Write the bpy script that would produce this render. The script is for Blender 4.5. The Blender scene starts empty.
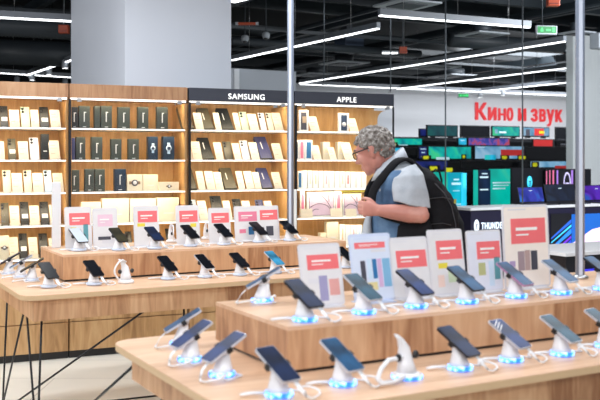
import bpy, bmesh, math, random
from mathutils import Vector, Matrix, noise
random.seed(7)
S = bpy.context.scene
COL = S.collection
# ---------------- camera, world, big lights, exposure ----------------
cam = bpy.data.objects.new('camera', bpy.data.cameras.new('camera')); COL.objects.link(cam)
cam.location = (0, 0, 1.6); cam.rotation_euler = (math.pi/2, 0, 0)
cam.data.sensor_width = 36; cam.data.lens = 54; cam.data.shift_y = -40/600
cam.data.clip_end = 200
cam.data.dof.use_dof = True; cam.data.dof.focus_distance = 7.0; cam.data.dof.aperture_fstop = 3.4
S.camera = cam
S.view_settings.view_transform = 'Standard'; S.view_settings.look = 'None'
S.view_settings.gamma = 1; S.view_settings.exposure = 0.0
w = bpy.data.worlds.new('world'); S.world = w; w.use_nodes = True
w.node_tree.nodes['Background'].inputs[0].default_value = (.80, .86, 1, 1)
w.node_tree.nodes['Background'].inputs[1].default_value = .33
YAW = math.atan2(.4811, .8767)      # direction of the tables
YAWS = math.atan2(.396, .918)       # direction of the wall display
def area(name, loc, sx, sy, power, col=(1, 1, 1), rot=(0, 0, 0)):
    l = bpy.data.lights.new(name, 'AREA'); l.shape = 'RECTANGLE'; l.size = sx; l.size_y = sy
    l.energy = power; l.color = col
    o = bpy.data.objects.new(name, l); COL.objects.link(o); o.location = loc; o.rotation_euler = rot
    return o
# unseen ceiling luminaires of the hall (rows of linear lamps), plus added fill lights
for x, y, p in ((-.4, 1.6, 42), (1.8, 3.0, 48), (-2.6, 3.6, 62), (.6, 5.6, 70), (-2.6, 6.0, 60), (3.6, 6.4, 60)):
    area('hall_and_fill_light', (x, y, 3.35), 3.2, .5, p, (.95, .97, 1), (0, 0, YAW))
area('hall_and_fill_light', (-.8, -1.5, 3.3), 5, 1.2, 170, (.95, .97, 1), (math.radians(62), 0, 0))  # added fill from behind the camera to brighten upright faces
area('hall_and_fill_light', (-1.2, 5.2, 3.5), 3, .4, 17, (.93, .96, 1), (math.radians(75), 0, YAWS))  # added fill that brightens the front of the left pier
area('hall_and_fill_light', (-7.2, 5.5, 3.2), 3, .5, 190, (.97, .97, 1), Vector((-.9, -.42, .1)).to_track_quat('Z', 'Y').to_euler())
area('hall_and_fill_light', (7.6, 21.6, 4.2), 9, 1.2, 640, (.93, .96, 1), (math.radians(50), 0, YAW))  # added fill facing away from the camera, brightens the far wall
area('hall_and_fill_light', (5.0, 10.5, 3.6), 3, .5, 210, (.9, .95, 1), (math.radians(50), 0, YAW))  # added fill to brighten the pale pier on the right

# ---------------- helpers ----------------
A = Vector((.8767, .4811, 0)); B = Vector((-.4811, .8767, 0))
SD = Vector((.918, .396, 0)).normalized(); SN = Vector((-.396, .918, 0)).normalized()
def at(px, py, z):
    Y = (1.6-z)*900/(py-160); return Vector(((px-300)/900*Y, Y, z))
def pt(px, py, Y): return Vector(((px-300)/900*Y, Y, 1.6-(py-160)/900*Y))
def along(P, d, px):
    k = (px-300)/900; return (k*P.y-P.x)/(d.x-k*d.y)
MATS = {}
def mat(name, col, rough=.5, metal=0, emit=None, es=1, alpha=1, var=.04, scale=30, coat=0, spec=.5):
    if name in MATS: return MATS[name]
    m = bpy.data.materials.new(name); m.use_nodes = True; nt = m.node_tree; b = nt.nodes['Principled BSDF']
    b.inputs['Roughness'].default_value = rough; b.inputs['Metallic'].default_value = metal
    b.inputs['Specular IOR Level'].default_value = spec
    b.inputs['Coat Weight'].default_value = coat
    c = (*col, 1)
    if var > 0:
        tc = nt.nodes.new('ShaderNodeTexCoord'); n = nt.nodes.new('ShaderNodeTexNoise'); n.inputs['Scale'].default_value = scale
        mx = nt.nodes.new('ShaderNodeMix'); mx.data_type = 'RGBA'
        mx.inputs[6].default_value = (*[max(0, v*(1-var)) for v in col], 1); mx.inputs[7].default_value = (*[min(1, v*(1+var)) for v in col], 1)
        nt.links.new(tc.outputs['Object'], n.inputs['Vector']); nt.links.new(n.outputs['Fac'], mx.inputs[0]); nt.links.new(mx.outputs[2], b.inputs['Base Color'])
    else: b.inputs['Base Color'].default_value = c
    if emit: b.inputs['Emission Color'].default_value = (*emit, 1); b.inputs['Emission Strength'].default_value = es
    b.inputs['Alpha'].default_value = alpha
    MATS[name] = m; return m
def ramp_mat(name, stops, vec_scale, nscale, rough=.5, detail=6, dist=0, emit=0, coord='Object', bump=0):
    if name in MATS: return MATS[name]
    m = bpy.data.materials.new(name); m.use_nodes = True; nt = m.node_tree; b = nt.nodes['Principled BSDF']
    tc = nt.nodes.new('ShaderNodeTexCoord'); mp = nt.nodes.new('ShaderNodeMapping'); mp.inputs['Scale'].default_value = vec_scale
    n = nt.nodes.new('ShaderNodeTexNoise'); n.inputs['Scale'].default_value = nscale; n.inputs['Detail'].default_value = detail; n.inputs['Distortion'].default_value = dist
    r = nt.nodes.new('ShaderNodeValToRGB'); e = r.color_ramp.elements
    while len(e) < len(stops): e.new(.5)
    for i, (p, c) in enumerate(stops): e[i].position = p; e[i].color = (*c, 1)
    L = nt.links.new
    L(tc.outputs[coord], mp.inputs[0]); L(mp.outputs[0], n.inputs['Vector']); L(n.outputs['Fac'], r.inputs[0]); L(r.outputs[0], b.inputs['Base Color'])
    b.inputs['Roughness'].default_value = rough
    if bump:
        bp = nt.nodes.new('ShaderNodeBump'); bp.inputs['Strength'].default_value = bump; L(n.outputs['Fac'], bp.inputs['Height']); L(bp.outputs[0], b.inputs['Normal'])
    if emit: L(r.outputs[0], b.inputs['Emission Color']); b.inputs['Emission Strength'].default_value = emit; [nt.links.remove(k) for k in list(b.inputs['Base Color'].links)]; b.inputs['Base Color'].default_value = (.01, .01, .01, 1)
    MATS[name] = m; return m
def wood(name, c1, c2, c3, axis='z', rough=.45, plank=.33):
    """oak boards: fine grain along one axis, plus a change of tone from board to board"""
    if name in MATS: return MATS[name]
    m = bpy.data.materials.new(name); m.use_nodes = True; nt = m.node_tree; b = nt.nodes['Principled BSDF']; L = nt.links.new; N = nt.nodes.new
    tc = N('ShaderNodeTexCoord'); mp = N('ShaderNodeMapping')
    mp.inputs['Scale'].default_value = (1, 1, .13) if axis == 'z' else (.11, 1, 1)
    n = N('ShaderNodeTexNoise'); n.inputs['Scale'].default_value = 17; n.inputs['Detail'].default_value = 8; n.inputs['Distortion'].default_value = 1.5
    n2 = N('ShaderNodeTexNoise'); n2.inputs['Scale'].default_value = 5; n2.inputs['Detail'].default_value = 3
    sx = N('ShaderNodeSeparateXYZ'); mu = N('ShaderNodeMath'); mu.operation = 'MULTIPLY'; mu.inputs[1].default_value = 1/plank
    fl = N('ShaderNodeMath'); fl.operation = 'FLOOR'; wn = N('ShaderNodeTexWhiteNoise'); wn.noise_dimensions = '1D'
    L(tc.outputs['Object'], mp.inputs[0]); L(mp.outputs[0], n.inputs['Vector']); L(mp.outputs[0], n2.inputs['Vector'])
    L(tc.outputs['Object'], sx.inputs[0]); L(sx.outputs[0 if axis == 'z' else 1], mu.inputs[0]); L(mu.outputs[0], fl.inputs[0]); L(fl.outputs[0], wn.inputs['W'])
    a1 = N('ShaderNodeMath'); a1.operation = 'MULTIPLY_ADD'; a1.inputs[1].default_value = .55; L(n.outputs['Fac'], a1.inputs[0])
    a2 = N('ShaderNodeMath'); a2.operation = 'MULTIPLY'; a2.inputs[1].default_value = .35; L(n2.outputs['Fac'], a2.inputs[0]); L(a2.outputs[0], a1.inputs[2])
    a3 = N('ShaderNodeMath'); a3.operation = 'MULTIPLY_ADD'; a3.inputs[1].default_value = .16; L(wn.outputs['Value'], a3.inputs[0]); L(a1.outputs[0], a3.inputs[2])
    r = N('ShaderNodeValToRGB'); e = r.color_ramp.elements; e.new(.5)
    e[0].position = .36; e[0].color = (*c1, 1); e[1].position = .54; e[1].color = (*c2, 1); e[2].position = .7; e[2].color = (*c3, 1)
    L(a3.outputs[0], r.inputs[0]); L(r.outputs[0], b.inputs['Base Color']); b.inputs['Roughness'].default_value = rough
    MATS[name] = m; return m

class MB:
    """collects shapes (several materials) and links them as ONE mesh object"""
    def __init__(s): s.bm = bmesh.new(); s.mats = []; s.smooth = False
    def mi(s, m):
        if m not in s.mats: s.mats.append(m)
        return s.mats.index(m)
    def _fin(s, before, m, smooth=False):
        i = s.mi(m)
        s.bm.faces.ensure_lookup_table()
        for f in s.bm.faces[before:]: f.material_index = i; f.smooth = smooth
    def box(s, x0, x1, y0, y1, z0, z1, m, bev=0, M=None):
        before = len(s.bm.faces); t = bmesh.new() if bev else s.bm
        vs = [t.verts.new(Vector(p)) for p in ((x0,y0,z0),(x1,y0,z0),(x1,y1,z0),(x0,y1,z0),(x0,y0,z1),(x1,y0,z1),(x1,y1,z1),(x0,y1,z1))]
        for q in ((3,2,1,0),(4,5,6,7),(0,1,5,4),(1,2,6,5),(2,3,7,6),(3,0,4,7)): t.faces.new([vs[i] for i in q])
        if bev:     # bevelled in a scratch mesh, then copied over
            bmesh.ops.bevel(t, geom=t.edges[:], offset=bev, segments=2, affect='EDGES', profile=.5)
            mp = {v: s.bm.verts.new(v.co) for v in t.verts}; vs = list(mp.values())
            for f in t.faces: s.bm.faces.new([mp[v] for v in f.verts])
            t.free()
        if M is not None: bmesh.ops.transform(s.bm, matrix=M, verts=vs)
        s._fin(before, m); return s
    def prism(s, pts, z0, z1, m, M=None, bev=0):
        before = len(s.bm.faces)
        lo = [s.bm.verts.new((x, y, z0)) for x, y in pts]; hi = [s.bm.verts.new((x, y, z1)) for x, y in pts]
        n = len(pts); fs = [s.bm.faces.new(lo[::-1]), s.bm.faces.new(hi)]
        for i in range(n): fs.append(s.bm.faces.new((lo[i], lo[(i+1) % n], hi[(i+1) % n], hi[i])))
        vs = lo+hi
        if M is not None: bmesh.ops.transform(s.bm, matrix=M, verts=vs)
        s._fin(before, m); return s
    def ring(s, c, r1, r2, z, seg=20): return [s.bm.verts.new((c[0]+r1*math.cos(2*math.pi*i/seg), c[1]+r2*math.sin(2*math.pi*i/seg), z)) for i in range(seg)]
    def lathe(s, prof, m, seg=20, c=(0, 0), lean=(0, 0), M=None, smooth=True):
        """prof: (r, z) from bottom to top; lean shifts the axis with z"""
        before = len(s.bm.faces); rs = []
        for r, z in prof: rs.append(s.ring((c[0]+lean[0]*z, c[1]+lean[1]*z), max(r, 1e-4), max(r, 1e-4), z, seg))
        for a, b in zip(rs, rs[1:]):
            for i in range(seg): s.bm.faces.new((a[i], a[(i+1) % seg], b[(i+1) % seg], b[i]))
        s.bm.faces.new(rs[0][::-1]); s.bm.faces.new(rs[-1])
        if M is not None: bmesh.ops.transform(s.bm, matrix=M, verts=[v for r in rs for v in r])
        s._fin(before, m, smooth); return s
    def tube(s, pts, r, m, seg=8, smooth=True, radii=None, flat=1.0):
        before = len(s.bm.faces); pts = [Vector(p) for p in pts]; rings = []; prev = None
        for i, p in enumerate(pts):
            t = (pts[min(i+1, len(pts)-1)]-pts[max(i-1, 0)]).normalized()
            if prev is None:
                u = t.cross(Vector((0, 0, 1)));
                if u.length < 1e-3: u = t.cross(Vector((0, 1, 0)))
                u.normalize()
            else:
                u = prev-t*prev.dot(t); u.normalize()
            prev = u; v = t.cross(u); rr = radii[i] if radii else r
            rings.append([s.bm.verts.new(p+u*rr*math.cos(2*math.pi*k/seg)+v*rr*flat*math.sin(2*math.pi*k/seg)) for k in range(seg)])
        for a, b in zip(rings, rings[1:]):
            for k in range(seg): s.bm.faces.new((a[k], a[(k+1) % seg], b[(k+1) % seg], b[k]))
        s.bm.faces.new(rings[0][::-1]); s.bm.faces.new(rings[-1]); s._fin(before, m, smooth); return s
    def loft(s, secs, m, seg=20, p=2.0, smooth=True):
        """secs: (centre, uvec, vvec) superellipse sections"""
        before = len(s.bm.faces); rings = []
        for c, u, v in secs:
            c, u, v = Vector(c), Vector(u), Vector(v); r = []
            for k in range(seg):
                a = 2*math.pi*k/seg; ca, sa = math.cos(a), math.sin(a)
                r.append(s.bm.verts.new(c+u*math.copysign(abs(ca)**(2/p), ca)+v*math.copysign(abs(sa)**(2/p), sa)))
            rings.append(r)
        for a, b in zip(rings, rings[1:]):
            for k in range(seg): s.bm.faces.new((a[k], a[(k+1) % seg], b[(k+1) % seg], b[k]))
        s.bm.faces.new(rings[0][::-1]); s.bm.faces.new(rings[-1]); s._fin(before, m, smooth); return s
    def ball(s, c, r, m, sc=(1, 1, 1), R=None, seg=14):
        before = len(s.bm.faces)
        M = Matrix.Translation(Vector(c)) @ (R.to_4x4() if R else Matrix.Identity(4)) @ Matrix.Diagonal((r*sc[0], r*sc[1], r*sc[2], 1))
        bmesh.ops.create_uvsphere(s.bm, u_segments=seg, v_segments=max(6, seg*2//3), radius=1, matrix=M)
        s._fin(before, m, True); return s
    def build(s, name, parent=None, loc=(0, 0, 0), rz=0, M=None):
        bmesh.ops.recalc_face_normals(s.bm, faces=s.bm.faces[:])
        me = bpy.data.meshes.new(name); s.bm.to_mesh(me); s.bm.free()
        for m in s.mats: me.materials.append(m)
        o = bpy.data.objects.new(name, me); COL.objects.link(o)
        if M is not None: o.matrix_world = M
        else: o.location = loc; o.rotation_euler = (0, 0, rz)
        if parent: o.parent = parent
        return o
def tag(o, label=None, cat=None, group=None, kind=None):
    if label: o['label'] = label
    if cat: o['category'] = cat
    if group: o['group'] = group
    if kind: o['kind'] = kind
    return o
def empty(name, loc=(0, 0, 0), rz=0):
    o = bpy.data.objects.new(name, None); COL.objects.link(o); o.location = loc; o.rotation_euler = (0, 0, rz); o.empty_display_size = .1; return o
def copy_tree(o, parent=None):
    c = o.copy(); COL.objects.link(c)
    if parent: c.parent = parent
    for ch in list(o.children): copy_tree(ch, c)
    return c
def remesh(o, voxel, smooth=2, mat_=None):
    md = o.modifiers.new('r', 'REMESH'); md.mode = 'VOXEL'; md.voxel_size = voxel; md.use_smooth_shade = True
    if smooth: sm = o.modifiers.new('s', 'SMOOTH'); sm.iterations = smooth; sm.factor = .5
    dg = bpy.context.evaluated_depsgraph_get(); dg.update()
    me = bpy.data.meshes.new_from_object(o.evaluated_get(dg)); o.modifiers.clear()
    old = o.data; o.data = me
    me.materials.clear()
    for m in (mat_ if isinstance(mat_, list) else [mat_]): me.materials.append(m)
    for p in me.polygons: p.use_smooth = True; p.material_index = 0
    return o
def text_mesh(name, body, size, m, M, parent=None, extr=.004, bold=0, spacing=1, align='LEFT'):
    cu = bpy.data.curves.new(name, 'FONT'); cu.body = body; cu.size = size; cu.extrude = extr; cu.space_character = spacing; cu.align_x = align
    t = bpy.data.objects.new(name, cu); COL.objects.link(t)
    dg = bpy.context.evaluated_depsgraph_get(); dg.update()
    me = bpy.data.meshes.new_from_object(t.evaluated_get(dg)); COL.objects.unlink(t); bpy.data.objects.remove(t)
    if bold > 0:      # heavier strokes: shifted copies of the glyphs in the same mesh
        g = bmesh.new()
        for dx, dy in ((-bold, 0), (bold, 0), (0, -bold*.6), (0, bold*.6)):
            n0 = len(g.verts); g.from_mesh(me); g.verts.ensure_lookup_table()
            for v in g.verts[n0:]: v.co.x += dx; v.co.y += dy
        g.to_mesh(me); g.free()
    me.materials.clear(); me.materials.append(m)
    o = bpy.data.objects.new(name, me); COL.objects.link(o); o.matrix_world = M
    if parent: o.parent = parent; o.matrix_parent_inverse = Matrix.Identity(4)
    return o
def frame(o, x, z, n):      # matrix from axes: x right, z up, facing -n
    return Matrix(((x.x, z.x, -n.x, o[0]), (x.y, z.y, -n.y, o[1]), (x.z, z.z, -n.z, o[2]), (0, 0, 0, 1)))
UP = Vector((0, 0, 1))

# ---------------- materials ----------------
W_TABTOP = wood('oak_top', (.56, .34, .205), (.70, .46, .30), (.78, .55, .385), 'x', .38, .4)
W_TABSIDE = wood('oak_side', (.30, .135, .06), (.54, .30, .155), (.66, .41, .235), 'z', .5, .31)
W_EDGE = mat('oak_edge', (.58, .40, .23), .5)
W_SHELF = wood('oak_shelf', (.40, .19, .05), (.58, .31, .10), (.68, .41, .17), 'z', .5, .37)
W_HEAD = wood('oak_header_shaded', (.24, .11, .05), (.37, .20, .10), (.45, .27, .15), 'z', .5, .5)  # darker oak copy: shade of the unlit header put into the colour
W_CAB = wood('oak_cabinet', (.30, .155, .06), (.50, .29, .125), (.62, .40, .20), 'z', .5, .44)
WHITE = mat('white_plastic', (.80, .80, .82), .35)
WHITE2 = mat('white_card', (.84, .83, .80), .6)
CREAM = mat('cream_card', (.70, .63, .49), .6)
GREYCARD = mat('pale_grey_card', (.66, .65, .68), .5)
GREYTXT = mat('grey_text', (.42, .37, .30), .5)
BLACK = mat('black_plastic', (.012, .012, .014), .35)
BLACKM = mat('black_metal', (.02, .022, .026), .4, .6)
STEEL = mat('steel', (.55, .56, .58), .3, 1)
POLE = mat('pale_blue_pole', (.25, .30, .40), .3, .2)
GLASSBLK = mat('phone_glass', (.006, .007, .010), .25, spec=.12, var=0)
RED = mat('coral_print', (.80, .155, .165), .6)
PINK = mat('pink_print', (.72, .20, .30), .5)
YEL = mat('yellow_print', (.75, .62, .06), .5)
TEALP = mat('teal_print', (.1, .3, .34), .5)
DARKP = mat('dark_print', (.06, .06, .08), .5)
NAVYP = mat('navy_print', (.02, .04, .09), .45)
LED = mat('led_strip', (1, 1, 1), .5, emit=(1, .93, .82), es=1.3, var=0)
TUBE = mat('lamp_tube', (1, 1, 1), .5, emit=(.93, .97, 1), es=3.2, var=0)
RINGB = ramp_mat('blue_ring_light', [(.40, (.02, .14, .9)), (.52, (.08, .36, 1)), (.62, (.45, .75, 1))], (1, 1, 1), 45, emit=2.6)
RINGW = mat('pale_ring', (.62, .72, .9), .4)
WALLG = mat('wall_grey', (.46, .49, .54), .8, var=.02, scale=2)
WALLW = mat('wall_white', (.78, .80, .84), .8, var=.02, scale=2)
COLM = mat('column_paint', (.60, .645, .72), .6, var=.02, scale=2)
DECK = mat('ceiling_black', (.004, .006, .008), .9)
BEAMM = mat('ceiling_steel', (.010, .016, .021), .55)
DUCTM = mat('ceiling_duct', (.032, .040, .048), .5)

# ---------------- structure ----------------
def tile_floor():
    m = bpy.data.materials.new('floor_tiles'); m.use_nodes = True; nt = m.node_tree; b = nt.nodes['Principled BSDF']; L = nt.links.new; N = nt.nodes.new
    tc = N('ShaderNodeTexCoord'); br = N('ShaderNodeTexBrick'); br.offset = .5; br.inputs['Scale'].default_value = 1
    br.inputs['Brick Width'].default_value = 1.2; br.inputs['Row Height'].default_value = .6; br.inputs['Mortar Size'].default_value = .0035
    br.inputs['Color1'].default_value = (.84, .82, .73, 1); br.inputs['Color2'].default_value = (.88, .86, .78, 1); br.inputs['Mortar'].default_value = (.47, .46, .42, 1)
    n = N('ShaderNodeTexNoise'); n.inputs['Scale'].default_value = 1.4; mp = N('ShaderNodeMapping'); mp.inputs['Scale'].default_value = (1, 4, 1)
    mx = N('ShaderNodeMix'); mx.data_type = 'RGBA'; mx.blend_type = 'MULTIPLY'; mx.inputs[0].default_value = .35
    L(tc.outputs['Object'], br.inputs['Vector']); L(tc.outputs['Object'], mp.inputs[0]); L(mp.outputs[0], n.inputs['Vector']); L(br.outputs['Color'], mx.inputs[6]); mx.inputs[0].default_value = .1; L(n.outputs['Fac'], mx.inputs[7])
    L(mx.outputs[2], b.inputs['Base Color']); b.inputs['Roughness'].default_value = .35; return m
tag(MB().box(-14, 24, -3, 34, -.1, 0, tile_floor()).build('floor', rz=YAWS*0), kind='structure')
tag(MB().box(-20, 24, -4, 40, 4.6, 4.7, DECK).build('ceiling'), kind='structure')
# far wall with the lettering: runs along A
PW = Vector(((400-300)/900*25, 25, 0))
def wall(name, P, d, t0, t1, z0, z1, m, th=.15, kind='structure'):
    mb = MB().box(t0, t1, 0, th, z0, z1, m); o = mb.build(name, loc=P, rz=math.atan2(d.y, d.x)); tag(o, kind=kind); return o
tW = along(PW, A, 575)
wall('wall_far', PW, A, -4.0, 12, 0, 3.6, WALLW)
wall('wall_far_upper', PW+B*.3, A, -16, 14, 0, 4.6, DECK)  # black colour stands in for the dark distance of the hall
wall('wall_left', Vector((-13, -3, 0)), Vector((0, 1, 0)), 0, 37, 0, 4.6, DECK)  # side wall blackened likewise, darkness of the distance in its colour
# grey wall glimpsed over the header of the wall display
Pg = Vector(((231-300)/900*15, 15, 0))
wall('wall_back', Pg, A, -.2, along(Pg, A, 296), 0, 3.13, WALLG)
tag(MB().box(0, .09, -.03, 0, 0, 3.12, WALLW).build('trim_1', loc=Pg+A*.05, rz=YAW), kind='structure')
# big square pier behind the wall display
Pc = Vector(((125-300)/900*8.0, 8.0, 0))
tag(MB().box(0, .994, 0, 2.95, 0, 4.6, COLM).build('column_left', loc=Pc, rz=YAWS), kind='structure')
# pale wall pier on the right
Pr = Vector(((573-300)/900*15.6, 15.6, 0))
tag(MB().box(0, 4, 0, .16, 0, 3.78, mat('pier_paint', (.80, .84, .86), .7, var=.02, scale=2)).build('column_right', loc=Pr, rz=YAW), kind='structure')

# ---------------- wall display (wood bays with lit glass shelves) ----------------
SO = Vector((-2.346, 7.04, 0))
def tS(px, off=0): return along(SO+SN*off, SD, px)
def zS(px, py, off=0):
    P = SO+SN*off; Y = (P+SD*along(P, SD, px)).y; return 1.6-(py-160)/900*Y
ROWZ = [1.858, 1.6, 1.338, 1.076, .81]
bays = [('plain', -1.5, tS(68.5), None), ('grey box', tS(69.5), tS(187.5), None), ('SAMSUNG', tS(189), tS(290), 'SAMSUNG'), ('APPLE', tS(295), tS(394), 'APPLE')]
HEADM = mat('header_slate', (.028, .033, .05), .5)
def glass_mat():
    m = bpy.data.materials.new('door_glass'); m.use_nodes = True; nt = m.node_tree; nt.nodes.remove(nt.nodes['Principled BSDF'])
    o = nt.nodes['Material Output']; N = nt.nodes.new; L = nt.links.new
    t = N('ShaderNodeBsdfTransparent'); t.inputs[0].default_value = (.97, .98, .99, 1); g = N('ShaderNodeBsdfGlossy'); g.inputs['Roughness'].default_value = .03
    f = N('ShaderNodeFresnel'); f.inputs[0].default_value = 1.35; mx = N('ShaderNodeMixShader')
    L(f.outputs[0], mx.inputs[0]); L(t.outputs[0], mx.inputs[1]); L(g.outputs[0], mx.inputs[2]); L(mx.outputs[0], o.inputs[0]); return m
GLASS = glass_mat()
LSHELF = mat('frosted_shelf', (.70, .72, .70), .3)
bay_label = {'plain': 'oak display cabinet without lettering, at the outer end of the wall row', 'grey box': 'oak display cabinet holding the tall dark green boxes',
             'SAMSUNG': 'oak display cabinet under the white SAMSUNG lettering', 'APPLE': 'oak display cabinet under the white APPLE lettering'}
for nm, t0, t1, word in bays:
    r = empty('display_cabinet', SO+SD*t0, YAWS); W = t1-t0
    tag(r, bay_label[nm], 'cabinet', 'display cabinets of the wall row')
    cut = nm == 'APPLE'
    mb = MB()
    mb.box(0, W, .01, .42, 0.06, .79, W_CAB)
    mb.box(0, .02, .02, .42, .79, 2.08, W_SHELF)
    if not cut: mb.box(W-.02, W, .02, .42, .79, 2.08, W_SHELF)
    else: mb.box(W-.012, W, .0, .012, .79, 2.1, BLACKM)
    mb.build('body', r)
    if cut:     # back board ends in a rounded corner, the white wall shows beyond it
        Wn, zc = tS(377, .41)-t0, zS(385, 111, .41); pts = [(0, .79), (Wn, .79)]
        for k in range(9):
            a = k/8*math.pi/2; pts.append((Wn+.09*(1-math.cos(a)), zc-.09+.09*math.sin(a)))
        pts += [(W, zc), (W, 2.2), (0, 2.2)]
        MB().prism(pts, -.42, -.40, W_SHELF, M=Matrix.Rotation(math.pi/2, 4, 'X')).build('back_panel', r)
    else:
        MB().box(0, W, .40, .42, .79, 2.2, W_SHELF).build('back_panel', r)
    MB().box(0, W, .0, .42, 2.105, 2.216, HEADM if word else W_HEAD, bev=.002).build('header', r)
    MB().box(.01, W-.01, .012, .03, 2.088, 2.104, LED).build('light_strip', r)
    # doors and plinth of the base
    n = max(1, round(W/.95))
    for k in range(n):
        x0, x1 = W*k/n+.004, W*(k+1)/n-.004
        MB().box(x0, x1, -.01, .01, .30, .785, W_CAB, bev=.002).build('door', r)
        MB().box(x0, x1, -.01, .01, .065, .293, W_CAB, bev=.002).build('drawer', r)
    MB().box(0, W, .03, .4, 0, .06, BLACK).build('plinth', r)
    for i, z in enumerate(ROWZ):
        sh = MB().box(.02, W-.02, .015, .40, z-.012, z, LSHELF).build('shelf', r)
        MB().box(.02, W-.02, .004, .015, z-.011, z, LED).build('shelf_light', sh)
    n2 = max(1, round(W/.75))
    for k in range(n2):
        MB().box(W*k/n2+.004, W*(k+1)/n2-.004, -.012, -.006, .79, 2.085, GLASS).build('glass_pane', r)
        for xx in (W*k/n2+.06, W*(k+1)/n2-.09):
            MB().box(xx, xx+.035, -.02, 0.01, 2.07, 2.10, STEEL).build('hinge', r)
    for xx in ((.0,) if nm != 'plain' else ()):
        MB().box(xx-.008, xx+.008, -.03, -.004, .79, 2.09, BLACKM).build('door_frame', r)
    if word:
        pxs = {'SAMSUNG': 228, 'APPLE': 336.5}[word]; tt = tS(pxs)-t0
        text_mesh('lettering', word, .068, mat('sign_white', (.9, .9, .9), .5, emit=(1, 1, 1), es=.5, var=0), frame((tt, -.006, 2.128), Vector((1, 0, 0)), UP, Vector((0, 1, 0))), r, bold=.0006, spacing=1.14)
    for z, p in ((2.085, 3.0), (1.84, 3.0), (1.582, 3.0), (1.32, 3.0), (1.06, 2.6)):
        c = SO+SD*(t0+W/2)+SN*.05; area('shelf_strip_light', (c.x, c.y, z), W-.1, .03, p*W*.85, (1, .82, .56), (.45, 0, YAWS))

ORD = ['first', 'second', 'third', 'fourth', 'fifth', 'sixth', 'seventh', 'eighth', 'ninth', 'tenth', 'eleventh', 'twelfth', 'thirteenth', 'fourteenth']
ROWN = ['top', 'second', 'third', 'fourth', 'bottom']
BOXG = mat('box_dark_green', (.040, .048, .038), .5)
BOXO = mat('box_olive', (.085, .07, .04), .4); BOXK = mat('box_black', (.014, .015, .014), .4); BOXN = mat('box_navy', (.008, .022, .045), .4)
BOXV = mat('box_violet', (.045, .05, .14), .4)
MARK = mat('box_mark', (.75, .75, .72), .5); IPHI = mat('swirl_print', (.55, .42, .55), .4)
PGREEN = mat('pale_green', (.55, .66, .45), .4); PBLUE = mat('pale_blue', (.55, .68, .80), .4); BLUEP = mat('blue_print', (.03, .16, .36), .4)
BOXC = {'G': (BOXG, 'dark green'), 'O': (BOXO, 'olive black'), 'K': (BOXK, 'black'), 'N': (BOXN, 'navy'), 'V': (BOXV, 'violet blue'), 'W': (CREAM, 'cream'), 'E': (PGREEN, 'pale green'), 'L': (PBLUE, 'pale blue'), 'S': (GREYCARD, 'silver')}
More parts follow.
